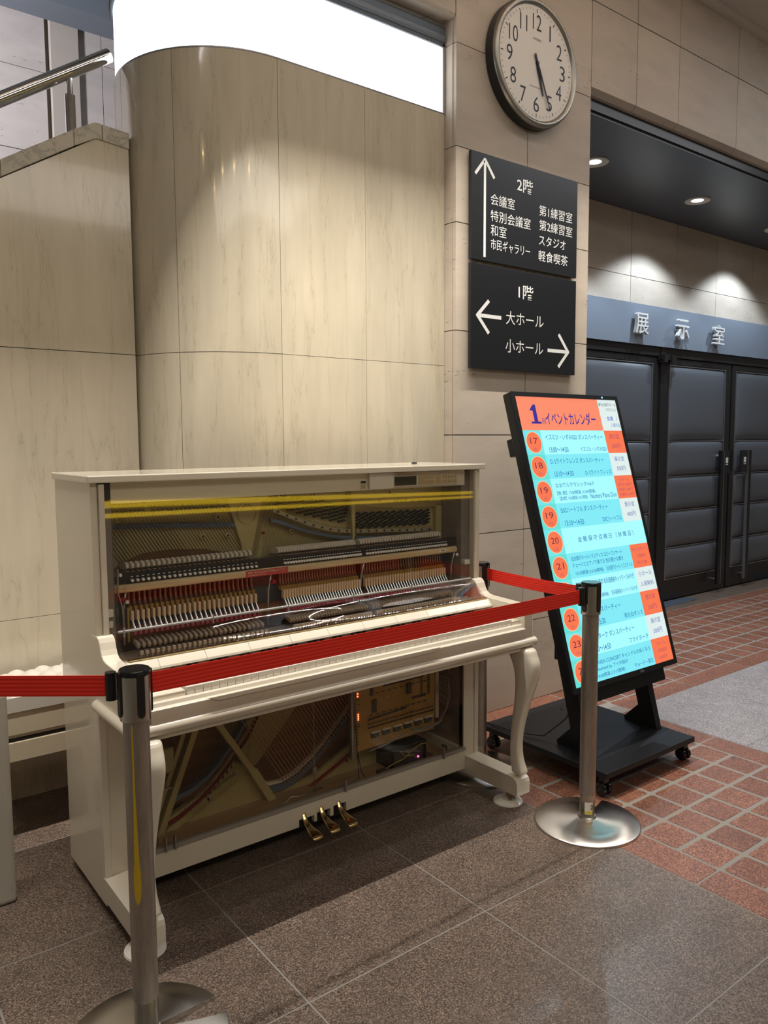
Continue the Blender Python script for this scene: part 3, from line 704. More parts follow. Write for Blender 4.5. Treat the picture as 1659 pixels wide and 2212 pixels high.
for i, (dn, wd_, tl, tm, og, rc, oc) in enumerate(rows):
    v0 = HV+rv*i; v1 = v0+rv; bg = C1 if i % 2 == 0 else C2
    cell(0, .165, v0, v1, TL if i % 2 else E_('scr_teal2', (110, 220, 222))); cell(.165, 1 if oc < 0 else .80, v0, v1, bg)
    if oc >= 0: cell(.80, 1, v0, v1, OR if oc else WH)
    cu, cv = .088, (v0+v1)/2
    for rr, nn, m_, nm in ((.0475, .0007, RING, 'date_ring'), (.0445, .0010, OR, 'date_disc')):
        c0 = K(cu, cv, nn); n_ = 28; build(MB().add([c0+KX*(rr*math.cos(2*PI*q/n_))+KU*(rr*math.sin(2*PI*q/n_)) for q in range(n_)], [tuple(range(n_))]), nm, m_, scr)
    text(dn, 'lettering', DKRED, scr, K(cu, v0+rv*.56, .0014), KX, KU, .026, .046, 'C'); text('('+wd_+')', 'lettering', PINK, scr, K(cu, v0+rv*.84, .0014), KX, KU, .014, .024, 'C')
    for (b_, vv, ww) in tl:
        cx_ = .20 if oc >= 0 else .30
        kt(b_, cx_, v0+rv*(vv+.10), .0205 if len(tl) == 1 else .0165, min(ww*1.10, .575), bold=.006)
    if tm: kt(tm, .215, v0+rv*.92, .0190 if len(tm) < 13 else .0165, .18 if len(tm) < 13 else .27, bold=.006)
    if og: kt(og, .785, v0+rv*.90, .0175, None, align='R', maxw=.27 if len(og) > 8 else .2, bold=.004)
    n_ = len(rc)
    for q, t_ in enumerate(rc): kt(t_, .90, v0+rv*((q+.5)/n_*.86+.07)+.0075, .0190 if n_ < 3 else .0135, None, PINK if oc else LTB, 'C', maxw=.175)
# stand
KY0, KY1 = -.49+.15, .198+.15
build(MB().box(1.777-2.10, 2.40-2.10, KY0, KY1, .086, .110), 'base_plate', M['kiosk'], kd, bev=.003)
for xx in (1.86-2.10, 2.335-2.10):
    y_ = -.34+.15
    b = MB(); pa = Vector((0, y_, .11)); L_ = 1.30
    vs = []
    for s_ in (0, L_):
        c_ = Vector((0, y_-.03+s_*math.sin(T)*.98, .11+s_*math.cos(T))) if s_ else Vector((0, y_-.005, .11))
        for dx, dn_ in ((-.0, -.0), (.035, 0), (.035, .075), (0, .075)):
            vs.append((xx+dx, c_.y+dn_, c_.z))
    b.add(vs, [(0, 3, 2, 1), (4, 5, 6, 7), (0, 1, 5, 4), (1, 2, 6, 5), (2, 3, 7, 6), (3, 0, 4, 7)])
    build(b, 'upright', M['kiosk'], kd)
    build(MB().prism([(y_+.06, .11), (y_+.17, .11), (y_+.175, .125), (y_+.09, .21)], xx+.01, xx+.025, 'x'), 'gusset', M['kiosk'], kd)
build(MB().box(1.80-2.10, 2.38-2.10, -.085, -.055, .50, .56), 'cross_bar', M['kiosk'], kd)
build(MB().prism([(-.19, .330), (-.155, .330), (-.13, .425), (-.165, .425)], 1.80-2.10, 2.40-2.10, 'x'), 'lower_tray', M['kiosk'], kd)
for xx, yy in ((1.815, -.45), (2.375, -.45), (1.815, .155), (2.375, .155)):
    cs = build(MB().box(xx-2.10-.014, xx-2.10+.014, yy+.15-.014, yy+.15+.014, .055, .086), 'caster', M['black'], kd)
    for dx in (-.016, .016):
        build(MB().lathe([(.012, -.009), (.024, -.007), (.0285, 0), (.024, .007), (.012, .009)], (xx-2.10+dx, yy+.15, .0290), 20, 'x'), 'wheel', M['blackgloss'], cs, auto=50)
for xx, yy in ((2.0, .12), (2.18, .0), (1.95, -.06), (2.22, .1)): build(MB().lathe([(.006, .110), (.006, .112)], (xx-2.10, yy+.15, 0), 8), 'bolt_head', M['black'], kd)
pc = [(1.80, .20, .115), (1.81, .02, .118), (1.86, -.10, .125), (1.93, -.16, .20), (2.02, -.18, .32), (2.10, -.20, .36), (2.14, -.20, .40)]
build(MB().tube([(a-2.10, b_+.15, c) for a, b_, c in pc], .0035, 6), 'power_cable', M['black'], kd, smooth=True)

# ================================================================== STANCHIONS AND BELTS
def stanchion(name, x, y, label, notch, rotslots=0.0, stain=False):
    e = empty(name, (x, y, 0), label, 'stanchion', 'belt stanchions around the piano')
    a0 = math.radians(notch+11); a1 = a0+2*PI-math.radians(22)
    b = MB().lathe([(.19, .0), (.19, .006), (.186, .009), (.12, .014), (.045, .022), (.028, .026)], n=72, a0=a0, a1=a1)
    # side walls of the notch
    m_ = 73; nv = 6
    for j in (0, 72):
        idx = [i*m_+j for i in range(nv)]
        k0 = len(b.v); b.v.append((0.028*math.cos(a0 if j == 0 else a1), .028*math.sin(a0 if j == 0 else a1), 0)); f = idx+[k0]
        b.f.append(tuple(f if j else f[::-1]))
    bs = build(b, 'base', M['disc'], e, auto=35)
    build(MB().lathe([(.034, .0), (.034, .026), (.031, .030)], n=32), 'base_hub', M['disc'], e, auto=35)
    build(MB().lathe([(.0275, .028), (.0275, .115)], n=40), 'lower_sleeve', M['steel_clean'], e, auto=35)
    pl = build(MB().lathe([(.0285, .112), (.0290, .116), (.0290, .795)], n=40), 'pole', M['steel'], e, auto=35)
    build(MB().lathe([(.029, .778), (.0345, .781), (.0345, .886), (.033, .888)], n=40), 'head_collar', M['steel_clean'], e, auto=35)
    build(MB().lathe([(.0352, .884), (.0352, .893), (.033, .8965), (.0, .8965)], n=40), 'cap', M['blackgloss'], e, auto=35)
    for q in range(4):
        a = rotslots+q*PI/2; c, s_ = math.cos(a), math.sin(a); r0, r1, w_ = .028, .0378, .0085
        pts = []
        sl = MB()
        prof = [(-w_, .892), (w_, .892), (w_, .800), (w_*.7, .793), (0, .790), (-w_*.7, .793), (-w_, .800)]
        vs = [(c*r-s_*u, s_*r+c*u, z) for r in (r1, r0) for u, z in prof]
        n_ = 7; sl.add(vs, [tuple(range(n_)), tuple(range(2*n_-1, n_-1, -1))]+[(i, n_+i, n_+(i+1) % n_, (i+1) % n_) for i in range(n_)])
        build(sl, 'slot', M['black'], e)
    return e
S1 = (-.081, -.577); S2 = (1.585, -.548); S3 = (1.603, .03)
ang12 = math.atan2(S2[1]-S1[1], S2[0]-S1[0]); ang23 = math.atan2(S3[1]-S2[1], S3[0]-S2[0])
st1 = stanchion('stanchion', *S1, 'steel belt stanchion in the left foreground with a painted yellow reflection', -2, ang12)
st2 = stanchion('stanchion', *S2, 'steel belt stanchion standing beside the event display', 31, ang23)
st3 = stanchion('stanchion', *S3, 'dark steel belt stanchion half hidden behind the right end of the piano', 60, 1.2)
# round sticker at the foot of the second stanchion
stk = build(MB().lathe([(.0279, .042), (.0279, .088)], n=12, a0=math.radians(200), a1=math.radians(262)), 'sticker', M['key'], st2, auto=60)
build(MB().lathe([(.0281, .044), (.0281, .054)], n=12, a0=math.radians(202), a1=math.radians(260)), 'sticker_band', mat('sticker_yellow', (.8, .6, .02), .4), stk)
text('21', 'lettering', M['ink'], stk, (-.0135, -.0262, .062), Vector((.84, -.54, 0)), (0, 0, 1), .016, .014, 'L', .01)
# yellow reflection painted as a streak on the first pole
yst = MB(); vs = []; fs = []
for k, (z, w_) in enumerate([(.352, .0), (.362, .18), (.39, .30), (.43, .28), (.46, .20), (.52, .15), (.60, .10), (.70, .07), (.777, .05)]):
    a = math.radians(232); vs += [(.0294*math.cos(a-w_), .0294*math.sin(a-w_), z), (.0296*math.cos(a), .0296*math.sin(a), z), (.0294*math.cos(a+w_), .0294*math.sin(a+w_), z)]
    if k: o_ = 3*k; fs += [(o_-3, o_-2, o_+1, o_), (o_-2, o_-1, o_+2, o_+1)]
yst.add(vs, fs); build(yst, 'yellow_reflection', mat('painted_yellow_reflection', (.62, .42, .02), .35), st1, smooth=True)

def belt(p, q, z0, z1, label, h=.048, off0=.04, off1=.04, sag=.004):
    p = Vector(p); q = Vector(q); d = (q-p).normalized(); p2 = p+d*off0; q2 = q-d*off1
    n = Vector((-d.y, d.x))*.0008; N_ = 24; vs = []; fs = []
    for k in range(N_+1):
        t = k/N_; c = p2.lerp(q2, t); z = z0+(z1-z0)*t-sag*4*t*(1-t)
        vs += [(c.x-n.x, c.y-n.y, z), (c.x-n.x, c.y-n.y, z+h), (c.x+n.x, c.y+n.y, z+h), (c.x+n.x, c.y+n.y, z)]
    for k in range(N_):
        a = 4*k
        for i in range(4): fs.append((a+i, a+(i+1) % 4, a+4+(i+1) % 4, a+4+i))
    fs += [(0, 3, 2, 1), (4*N_, 4*N_+1, 4*N_+2, 4*N_+3)]
    o = build(MB().add(vs, fs), 'barrier_belt', M['belt'])
    tag(o, label, 'belt', 'red belts strung between the stanchions')
    e = q2+d*.004
    build(MB().tube([(e.x, e.y, z1-.008), (e.x, e.y, z1+h+.008)], .0125, 14), 'end_clip', M['black'], o, auto=50)
    return o
belt((S1[0]+0, S1[1]), (S2[0], S2[1]), .832, .826, 'long red belt crossing in front of the piano keyboard', off0=.0395, off1=.058)
belt((-1.75, .75), (S1[0], S1[1]), .826, .832, 'red belt running out of the left photo edge', off1=.058, sag=.0)
belt((S3[0], S3[1]), (S2[0], S2[1]), .828, .826, 'short red belt from behind the piano to the stanchion by the display', off0=.0395, off1=.058)

# ================================================================== BENCH, SLAB
be = empty('piano_bench', (.16, .74, 0), 'cream piano bench with quilted white seat behind the piano', 'bench')
bx0, bx1, by0, by1 = -.165, .49, .60, .90
def Bn(x, y): return (x-.16, y-.74)
def bbox(x0, x1, y0, y1, z0, z1, nm, m, **k): return build(MB().box(x0-.16, x1-.16, y0-.74, y1-.74, z0, z1), nm, m, be, **k)
bbox(bx0, bx1, by0, by1, .372, .500, 'seat_cushion', M['benchpaint'], bev=.015, seg=3)
q = MB(); nx, ny = 60, 30; vs = []; fs = []
for j in range(ny+1):
    for i in range(nx+1):
        u, v = i/nx, j/ny; z = .520+.020*abs(math.sin(PI*u*7+PI*v*3))**.6*abs(math.sin(PI*u*7-PI*v*3))**.6*(1 if 0 < u < 1 and 0 < v < 1 else 0)
        vs.append((bx0-.16-.003+u*(bx1-bx0+.006), by0-.74-.004+v*(by1-by0+.006), z))
for j in range(ny):
    for i in range(nx): a = j*(nx+1)+i; fs.append((a, a+1, a+nx+2, a+nx+1))
q.add(vs, fs); q.box(bx0-.163, bx1-.157, by0-.7442, by1-.736, .468, .519); build(q, 'quilted_top', M['quilt'], be, auto=50)
bbox(bx0+.01, bx1-.01, by0+.01, by1-.01, .360, .372, 'shadow_gap', M['black'])
bbox(bx0+.006, bx1-.006, by0, by0+.02, .29, .360, 'apron', M['benchpaint'], bev=.002); bbox(bx0+.006, bx1-.006, by1-.02, by1, .29, .360, 'apron', M['benchpaint'])
for xx in (bx0+.003, bx1-.045):
    for yy in (by0-.004, by1-.04):
        x_, y_ = Bn(xx, yy); b = MB(); prof = [(.36, .042), (.26, .042), (.20, .026), (.02, .020), (.0, .020)]
        vs = []
        for z, w_ in prof: vs += [(x_, y_, z), (x_+w_, y_, z), (x_+w_, y_+w_, z), (x_, y_+w_, z)]
        fs = [(3, 2, 1, 0)][:0]
        for k in range(len(prof)-1):
            for i in range(4): a = 4*k; fs.append((a+i, a+4+i, a+4+(i+1) % 4, a+(i+1) % 4))
        fs += [(0, 1, 2, 3), (19, 18, 17, 16)]
        build(b.add(vs, fs), 'leg', M['benchpaint'], be)
sl = build(MB().box(-.75, -.191, .212, .262, .0, .66), 'low_panel', M['slab'], bev=.014, seg=3)
tag(sl, 'pale low upright panel with a chipped edge at the left photo edge', 'panel')

# ================================================================== PIANO
W_ = 1.53
pn = empty('upright_piano', (0, 0, 0), 'ivory upright player piano with clear acrylic front panels', 'piano')
def pb(mb, name, m, **k): return build(mb, name, m, pn, **k)
pb(MB().box(-.012, 1.543, -.055, .314, 1.289, 1.31), 'lid', M['piano'], bev=.003)
pb(MB().box(0, .020, -.035, .329, .032, 1.289), 'side_panel', M['piano'], bev=.0015); pb(MB().box(1.51, 1.53, -.035, .329, .032, 1.289), 'side_panel', M['piano'], bev=.0015)
pb(MB().box(.020, 1.51, .305, .325, .05, 1.285), 'back_panel', M['board'])
for x0, x1 in ((-.0008, .075), (1.455, 1.5308)):
    pb(MB().box(x0+(.016 if x0 < 1 else 0), x1-(.016 if x0 > 1 else 0), -.028, .0, .10, .62).box(x0, x1, -.022, .0, .10, .62), 'pilaster', M['piano'], bev=.0015)
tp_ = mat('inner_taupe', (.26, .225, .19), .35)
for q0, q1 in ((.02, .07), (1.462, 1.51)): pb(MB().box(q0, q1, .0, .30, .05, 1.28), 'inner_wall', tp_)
# key bed and cheeks
pb(MB().box(-.0006, W_+.0006, -.3245, .0, .615, .662), 'key_bed', M['piano'], bev=.002)
arm = [(.0, .848), (-.045, .850), (-.058, .846), (-.067, .834), (-.075, .815), (-.084, .801), (-.098, .793), (-.12, .789), (-.285, .783), (-.305, .779), (-.318, .768), (-.325, .748), (-.325, .655), (.0, .655)]
for x0, x1 in ((-.0012, .046), (W_-.046, W_+.0012)):
    pb(MB().prism(arm, x0, x1, 'x'), 'cheek', M['piano'], bev=.003)
rail = MB()
path = [(.0, -.0, .646), (.0, -.305, .646)]
def roundrail(p, r=.017):
    pass
pb(MB().lathe([(.0001, -.009), (.017, -.009), (.017, W_+.009), (.0001, W_+.009)], (0, -.325, .645), 20, 'x'), 'bull_nose_rail', M['piano'], auto=50)
pb(MB().tube([(-.002, -.03, .645), (-.002, -.325, .645)], .017, 20), 'bull_nose_rail', M['piano'], auto=50)
pb(MB().tube([(W_+.002, -.03, .645), (W_+.002, -.325, .645)], .017, 20), 'bull_nose_rail', M['piano'], auto=50)
ks = [(-.300, .713), (-.309, .716), (-.316, .712), (-.320, .702), (-.331, .699), (-.331, .655), (-.300, .655)]
pb(MB().prism(ks, .046, W_-.046, 'x'), 'key_slip', M['piano'], bev=.0015)
# wider carved lip in the middle of the key slip
lip = []
pb(MB().prism([(.20, .7035), (.24, .690), (.62, .690), (.90, .690), (1.02, .690), (1.06, .7035)], -.336, -.331, 'y'), 'key_slip_relief', M['piano'], bev=.0015)
for q0, q1 in ((.046, .155), (1.443, W_-.046)): pb(MB().box(q0, q1, -.30, -.135, .662, .728), 'key_block', M['piano'], bev=.002)
# fall board piece behind the keys, in seven lengths
segs = [.046, .141, .286, .431, .578, .723, .867, 1.012, 1.156, 1.298, 1.40, 1.484]
for a, b_ in zip(segs[:-1], segs[1:]):
    pb(MB().prism([(-.132, .783), (-.138, .781), (-.156, .763), (-.158, .757), (-.152, .754), (-.13, .754)], a+.0006, b_-.0006, 'x'), 'fall_board', M['piano'])
hin = MB().box(.06, 1.475, -.134, -.112, .783, .786)
hin.tube([(.06, -.133, .787), (1.475, -.133, .787)], .0022, 8)
pb(hin, 'brass_hinge', M['brass'])
# keys
N52 = 52; KX0, KX1 = .158, 1.441; kp = (KX1-KX0)/N52
kmesh = None
for i in range(N52):
    if kmesh is None:
        o = pb(MB().box(.0006, kp-.0006, -.300, -.135, .722, .735).box(.0006, kp-.0006, -.2985, -.135, .700, .722), 'white_key', M['key'], loc=(KX0, 0, 0), bev=.0012); kmesh = o
    else:
        o = kmesh.copy(); COL.objects.link(o); o.location.x = KX0+kp*i
bk = None
for i in range(N52-1):
    if (i % 7) in (1, 4): continue
    xx = KX0+kp*(i+1)
    if bk is None:
        bk = pb(MB().prism([(-.252, .735), (-.246, .747), (-.140, .750), (-.140, .735)], -.0055, .0055, 'x'), 'black_key', M['blackgloss'], loc=(xx, 0, 0), bev=.001)
    else: o = bk.copy(); COL.objects.link(o); o.location.x = xx
# acrylic: upper front, curved fall, end fittings
ac = pb(MB().box(.022, 1.508, -.040, -.034, .848, 1.284), 'acrylic_front_panel', M['acrylic'])
for q0, q1 in ((.021, .036), (1.497, 1.508)): pb(MB().box(q0, q1, -.046, -.033, .85, 1.285), 'panel_edge_strip', M['cream'])
for q0 in (.068, .094, 1.452): pb(MB().box(q0, q0+.0012, -.0335, .0, .86, 1.22), 'acrylic_rib', M['acrylic'])
pts = []
for k in range(13):
    a = k/12; y = -.040-.092*a; z = .850-.066*(math.sin(a*PI/2))**1.0*(.35+.65*a) ; pts.append((y, z))
cv = MB(); vs = []
for (y, z) in pts: vs += [(.055, y, z), (1.475, y, z)]
cv.add(vs, [(2*k, 2*k+1, 2*k+3, 2*k+2) for k in range(12)])
cf = pb(cv, 'acrylic_fall', M['acrylic_soft'], smooth=True); s_ = cf.modifiers.new('solid', 'SOLIDIFY'); s_.thickness = .004
for xx in (.052, 1.474):
    pb(MB().prism(pts+[(-.04, .784)], xx, xx+.004, 'x'), 'acrylic_end', M['acrylic_soft'])
pb(MB().tube([(.06, -.047, .853), (1.47, -.047, .853)], .0045, 10), 'acrylic_rod', M['edge'], auto=50)
for xx in (.075, .355, .626, .891, 1.157): pb(MB().tube([(xx, -.056, .838), (xx, -.056, .866)], .0022, 6), 'rod_clip', M['edge'])
# top beam with the control unit
pb(MB().box(.062, 1.462, -.020, .02, 1.226, 1.288), 'top_beam', M['piano'], bev=.001)
pb(MB().box(.022, .060, -.02, .0, 1.235, 1.288), 'felt_pad', M['black'])
cu = pb(MB().box(.985, 1.418, -.0285, -.020, 1.232, 1.286), 'control_unit', M['cream'], bev=.001)
build(MB().box(.985, 1.094, -.031, -.0285, 1.229, 1.286), 'disc_door', M['key'], cu); build(MB().box(1.100, 1.204, -.0305, -.0285, 1.238, 1.271), 'display', M['lcd'], cu)
text('演奏中は手を触れないで', 'lettering', M['redtape'], cu, (1.108, -.0290, 1.275), (1, 0, 0), (0, 0, 1), .008, .092)
bts = [(1.216, 1.244, 1.238, 1.272), (1.303, 1.328, 1.238, 1.272)]+[(1.249+.0165*i, 1.262+.0165*i, 1.257, 1.272) for i in range(3)]+[(1.249+.0165*i, 1.262+.0165*i, 1.238, 1.253) for i in range(3)]
for c in range(5):
    for r in range(2): bts.append((1.336+.0155*c, 1.347+.0155*c, 1.239+.018*r, 1.252+.018*r))
for a, b_, c, d in bts: build(MB().box(a, b_, -.0300, -.0285, c, d), 'button', M['btn'], cu)
sl_ = pb(MB().box(.950, .975, -.0225, -.020, 1.230, 1.262), 'switch_plate', M['cream']); build(MB().box(.952, .973, -.0235, -.0225, 1.252, 1.260), 'slot', M['black'], sl_)
build(MB().box(.954, .961, -.0240, -.0225, 1.233, 1.248).box(.964, .971, -.0240, -.0225, 1.233, 1.248), 'button', M['btn'], sl_)

pb(MB().lathe([(.011, 1.3101), (.011, 1.315), (.0, 1.316)], (1.36, .17, 0), 16), 'lid_button', M['black'], auto=40)
# ---- iron plate (upper)
YP = .135
ip = pb(MB().box(.07, 1.462, YP, .16, .985, 1.235), 'iron_plate', M['gold'])
def web(pts, y0, y1, name='plate_web', m='gold', bev=.003): return build(MB().prism(pts, y0, y1, 'y'), name, M[m], ip, bev=bev)
web([(.492, 1.228), (.655, 1.228), (.622, 1.12), (.590, 1.0), (.545, 1.0), (.547, 1.045), (.521, 1.135)], .118, YP)
web([(.992, 1.228), (1.016, 1.228), (1.013, 1.05), (1.006, 1.0), (.998, 1.0), (1.000, 1.05)], .100, YP)
web([(.655, 1.228), (.992, 1.228), (.992, 1.205), (.86, 1.205), (.70, 1.228)], .124, YP)
web([(1.016, 1.228), (1.47, 1.228), (1.47, 1.12), (1.44, 1.135), (1.25, 1.137), (1.10, 1.150), (1.016, 1.170)], .120, YP)
web([(1.43, 1.14), (1.46, 1.14), (1.46, .99), (1.43, .99)], .112, YP)
build(MB().prism([(.07, 1.152), (.30, 1.143), (.525, 1.128), (.525, 1.114), (.30, 1.128), (.07, 1.138)], .120, YP, 'y'), 'dark_strip', M['bluefelt'], ip)
build(MB().prism([(.10, 1.0), (.135, 1.028), (.21, 1.052), (.30, 1.056), (.42, 1.047), (.495, 1.028), (.50, 1.0)], .128, YP, 'y'), 'brown_cutout', M['board'], ip)
md = build(MB().lathe([(.037, 0), (.037, -.003), (.034, -.003), (.033, -.0005)], (.570, .117, 1.160), 32, 'y'), 'medallion', M['gold'], ip, auto=30)
for k, ch in enumerate('YAMAHA'):
    a = math.radians(150-24*k); cx_, cz = .570+.026*math.cos(a), 1.160+.026*math.sin(a)
    ux = Vector((math.sin(a), 0, -math.cos(a))); uz = Vector((math.cos(a), 0, math.sin(a)))
    text(ch, 'lettering', M['string'], md, Vector((cx_, .1155, cz))-uz*.004, ux, uz, .009, .008, 'C')
text('MX202R', 'lettering', M['ink'], ip, (1.214, .1195, 1.160), (1, 0, 0), (0, 0, 1), .014, .068)
text('4912520', 'lettering', M['ink'], ip, (1.333, .1195, 1.158), (1, 0, 0), (0, 0, 1), .008, .066)
def curvebar(P, w_, y0, y1, name, m):
    n_ = len(P); pts = [(x, z+w_/2) for x, z in P]+[(x, z-w_/2) for x, z in P[::-1]]
    return build(MB().prism(pts, y0, y1, 'y'), name, M[m], ip)
barc = [(.665, 1.165), (.692, 1.154), (.73, 1.138), (.77, 1.123), (.81, 1.107), (.846, 1.095), (.89, 1.082), (.93, 1.074), (.994, 1.066)]
barc2 = [(1.02, 1.064), (1.10, 1.060), (1.22, 1.053), (1.349, 1.046), (1.40, 1.042)]
for bc in (barc, barc2):
    curvebar(bc, .014, .104, .112, 'pressure_bar', 'alu')
    L_ = bc[-1][0]-bc[0][0]; n_ = 9 if bc is barc else 10
    for k in range(n_):
        x = bc[0][0]+L_*(k+.5)/n_
        for (x0, z0), (x1, z1) in zip(bc[:-1], bc[1:]):
            if x0 <= x <= x1: z = z0+(z1-z0)*(x-x0)/(x1-x0)
        build(MB().lathe([(.004, 0), (.004, -.004), (.001, -.005)], (x, .104, z), 8, 'y'), 'screw', M['pin'], ip)
curvebar([(.655, 1.13), (.70, 1.118), (.80, 1.080), (.91, 1.053), (.995, 1.040)], .012, .108, .120, 'felt_strip', 'bluefelt')
curvebar([(1.02, 1.038), (1.2, 1.028), (1.40, 1.018)], .010, .108, .120, 'felt_strip', 'bluefelt')
for x, z in ((.222, 1.204), (.50, 1.226), (.60, 1.226), (.46, 1.152), (.405, 1.092), (.495, 1.088), (.70, 1.215), (.84, 1.21), (.745, 1.085), (1.02, 1.205), (1.14, 1.17), (1.19, 1.20), (1.305, 1.165), (.13, 1.165), (1.30, 1.215)):
    bo = build(MB().lathe([(.0088, 0), (.0088, -.002), (.006, -.005), (.0, -.0055)], (x, .119 if x < 1.02 else .1195, z), 14, 'y'), 'bolt', M['gold'], ip, auto=30)
    build(MB().box(x-.0045, x+.0045, .113, .1138, z-.0012, z+.0012).box(x-.0012, x+.0012, .113, .1138, z-.0045, z+.0045), 'cross_slot', M['ink'], bo) if False else None
    build(MB().lathe([(.0040, 0), (.0, -.001)], (x, .1135, z), 8, 'y'), 'slot', M['ink'], ip)
# tuning pins
pins = MB()
def pin(x, z, y=.122): pins.lathe([(.0040, 0), (.0040, -.012), (.0034, -.016)], (x, y, z), 6, 'y')
for i in range(17): pin(.235+.0152*i, 1.202-.0002*i, .134); pin(.245+.0152*i, 1.186, .134)
for i in range(10): pin(.09+.014*i, 1.212+.002*math.sin(i), .134); pin(.085+.014*i, 1.19, .134)
def zbar(x): return 1.165-.31*(x-.665)+.0 if x < .8 else 1.125-.25*(x-.8) if x < .9 else 1.098-.2*(x-.9)
for i in range(27):
    x = .668+.012*i
    for j in range(5):
        z = zbar(x)+.016+.0135*j+(i % 3)*.004
        if z < 1.214-.16*max(0, x-.70): pin(x+.003*j, z, .134)
for i in range(33):
    x = 1.022+.0117*i
    for j in range(5): pin(x+.004*(j % 2), 1.072-.008*(i/33)+.0125*j+(i % 3)*.004, .134)
o = build(pins, 'tuning_pins', M['pin'], ip); o['kind'] = 'stuff'
# strings, upper part
stg = MB()
def string(mb, p, q, w_): 
    d = (Vector(q)-Vector(p)); d.normalize(); n = d.cross(Vector((0, -1, 0)))*w_; 
    p, q = Vector(p), Vector(q); f = Vector((0, -w_*1.2, 0))
    mb.add([p-n, p+n, q+n, q-n, p+f, q+f], [(0, 4, 5, 3), (4, 1, 2, 5)])
for i in range(44):
    x = .055+.0112*i
    if x > .515: continue
    x2 = x+.09; z2 = .99
    if x < .5: string(stg, (x+.0, .119, 1.145), (min(x+.10, .60), .119, .985), .0016 if i < 22 else .0011)
    string(stg, (x+.0, .119, 1.145), (x-.010, .128, 1.19), .0005)
for i in range(74):
    x = .64+.0049*i; string(stg, (x, .116, zbar(x)-.002), (x-.018, .116, .99), .0005)
for i in range(82): x = 1.022+.0047*i; string(stg, (x, .116, 1.055), (x-.004, .116, .99), .0005)
for i in range(6): string(stg, (.650-.004*i, .116, 1.20), (.600-.004*i, .116, 1.0), .0006)
o = build(stg, 'strings', M['string'], ip); o['kind'] = 'stuff'
build(MB().box(.624, .632, .108, .116, 1.082, 1.091), 'red_wedge', M['redfelt'], ip)
# ---- action
def rng(a, b_, n): return [a+(b_-a)*i/(n-1) for i in range(n)]
HX = rng(.128, .545, 26)+rng(.655, .972, 30)+rng(1.002, 1.392, 32)
proto = {}
def rep(key, x, mk, name, m, z=0.0, bev=0):
    if key not in proto: proto[key] = pb(mk(), name, M[m], loc=(x, 0, z), bev=bev)
    else: o = proto[key].copy(); COL.objects.link(o); o.location = (x, 0, z)
def hm():
    return MB().prism([(.108, 1.013), (.062, 1.016), (.048, 1.022), (.050, 1.034), (.066, 1.040), (.108, 1.030)], -.0048, .0048, 'x')
def hw(): return MB().prism([(.100, .998), (.052, 1.000), (.040, 1.006), (.046, 1.014), (.108, 1.012)], -.0038, .0038, 'x')
def shank(): return MB().box(-.0022, .0022, .050, .056, .955, 1.005)
def but(): return MB().lathe([(.0042, .0), (.0046, -.006), (.0044, -.018), (.002, -.020)], (0, .026, .990), 10, 'y')
def bcap(): return MB().box(-.0028, .0028, .012, .018, 1.0005, 1.0028)
def jack(): return MB().prism([(.060, .950), (.052, .950), (.050, .925), (.044, .915), (.044, .903), (.072, .903), (.070, .925)], -.0038, .0038, 'x')
def jtop(): return MB().box(-.0012, .0012, .048, .051, .916, .952)
def oran(): return MB().box(-.0046, .0046, .034, .052, .894, .907)
def blk(): return MB().box(-.0042, .0042, .018, .034, .866, .896)
def arm_(): return MB().prism([(.030, .866), (.018, .866), (.004, .842), (.010, .838), (.030, .850)], -.0022, .0022, 'x')
def wir(): return MB().tube([(0, .018, .866), (0.004, .004, .840)], .0010, 5)
def mar(): return MB().prism([(.030, .846), (.000, .844), (-.002, .826), (.028, .822)], -.0046, .0042, 'x')
def cap1(): return MB().prism([(.015, .812), (-.020, .806), (-.028, .798), (-.024, .790), (.012, .798)], -.0042, .0042, 'x')
def cap2(): return MB().box(-.0045, .0045, -.052, -.040, .776, .787).box(-.0014, .0014, -.048, -.044, .765, .776)
for x in HX:
    rep('h', x, hm, 'hammer', 'felt', bev=.002); rep('w', x, hw, 'hammer_moulding', 'hwood')
    rep('b', x, but, 'rail_button', 'key')
    rep('j', x, jack, 'jack', 'dwood'); rep('o', x, oran, 'butt_felt', 'orange')
    rep('k', x, blk, 'catcher_block', 'block', bev=.0008); rep('a', x, arm_, 'backcheck', 'alu'); rep('m', x, mar, 'wippen', 'maroon')
st_ = MB()
def merge(fn):
    for x in HX:
        b = fn(); st_.add([(v[0]+x, v[1], v[2]) for v in b.v], b.f)
st_ = MB(); merge(bcap); o = pb(st_, 'rail_caps', M['key']); o['kind'] = 'stuff'
st_ = MB(); merge(jtop); o = pb(st_, 'jack_tips', M['grey']); o['kind'] = 'stuff'
st_ = MB(); merge(wir); o = pb(st_, 'bridle_wires', M['chrome']); o['kind'] = 'stuff'
for x in HX: rep('c1', x, cap1, 'capstan_upper', 'grey'); rep('c2', x, cap2, 'capstan_lower', 'grey')
pb(MB().box(.09, 1.45, .016, .045, .981, 1.012), 'damper_rail', M['black'])
pb(MB().prism([(.012, .956), (.006, .960), (.006, .975), (.014, .980), (.040, .980), (.040, .956)], .070, 1.448, 'x'), 'hammer_rail', M['wood'], bev=.002)
lbl_ = pb(MB().box(.503, .662, .0048, .006, .957, .978), 'red_label', M['redtape'])
text('演奏中・停止中にかかわらず手を触れないで下さい', 'lettering', M['key'], lbl_, (.51, .0045, .968), (1, 0, 0), (0, 0, 1), .006, .14)
text('お手を触れないで下さい', 'lettering', M['key'], lbl_, (.51, .0045, .960), (1, 0, 0), (0, 0, 1), .005, .07)
wl = pb(MB().box(1.352, 1.386, .0048, .006, .964, .973), 'white_label', M['key']); build(MB().box(1.360, 1.378, .0040, .0048, .9665, .9705), 'print', M['chip'], wl)
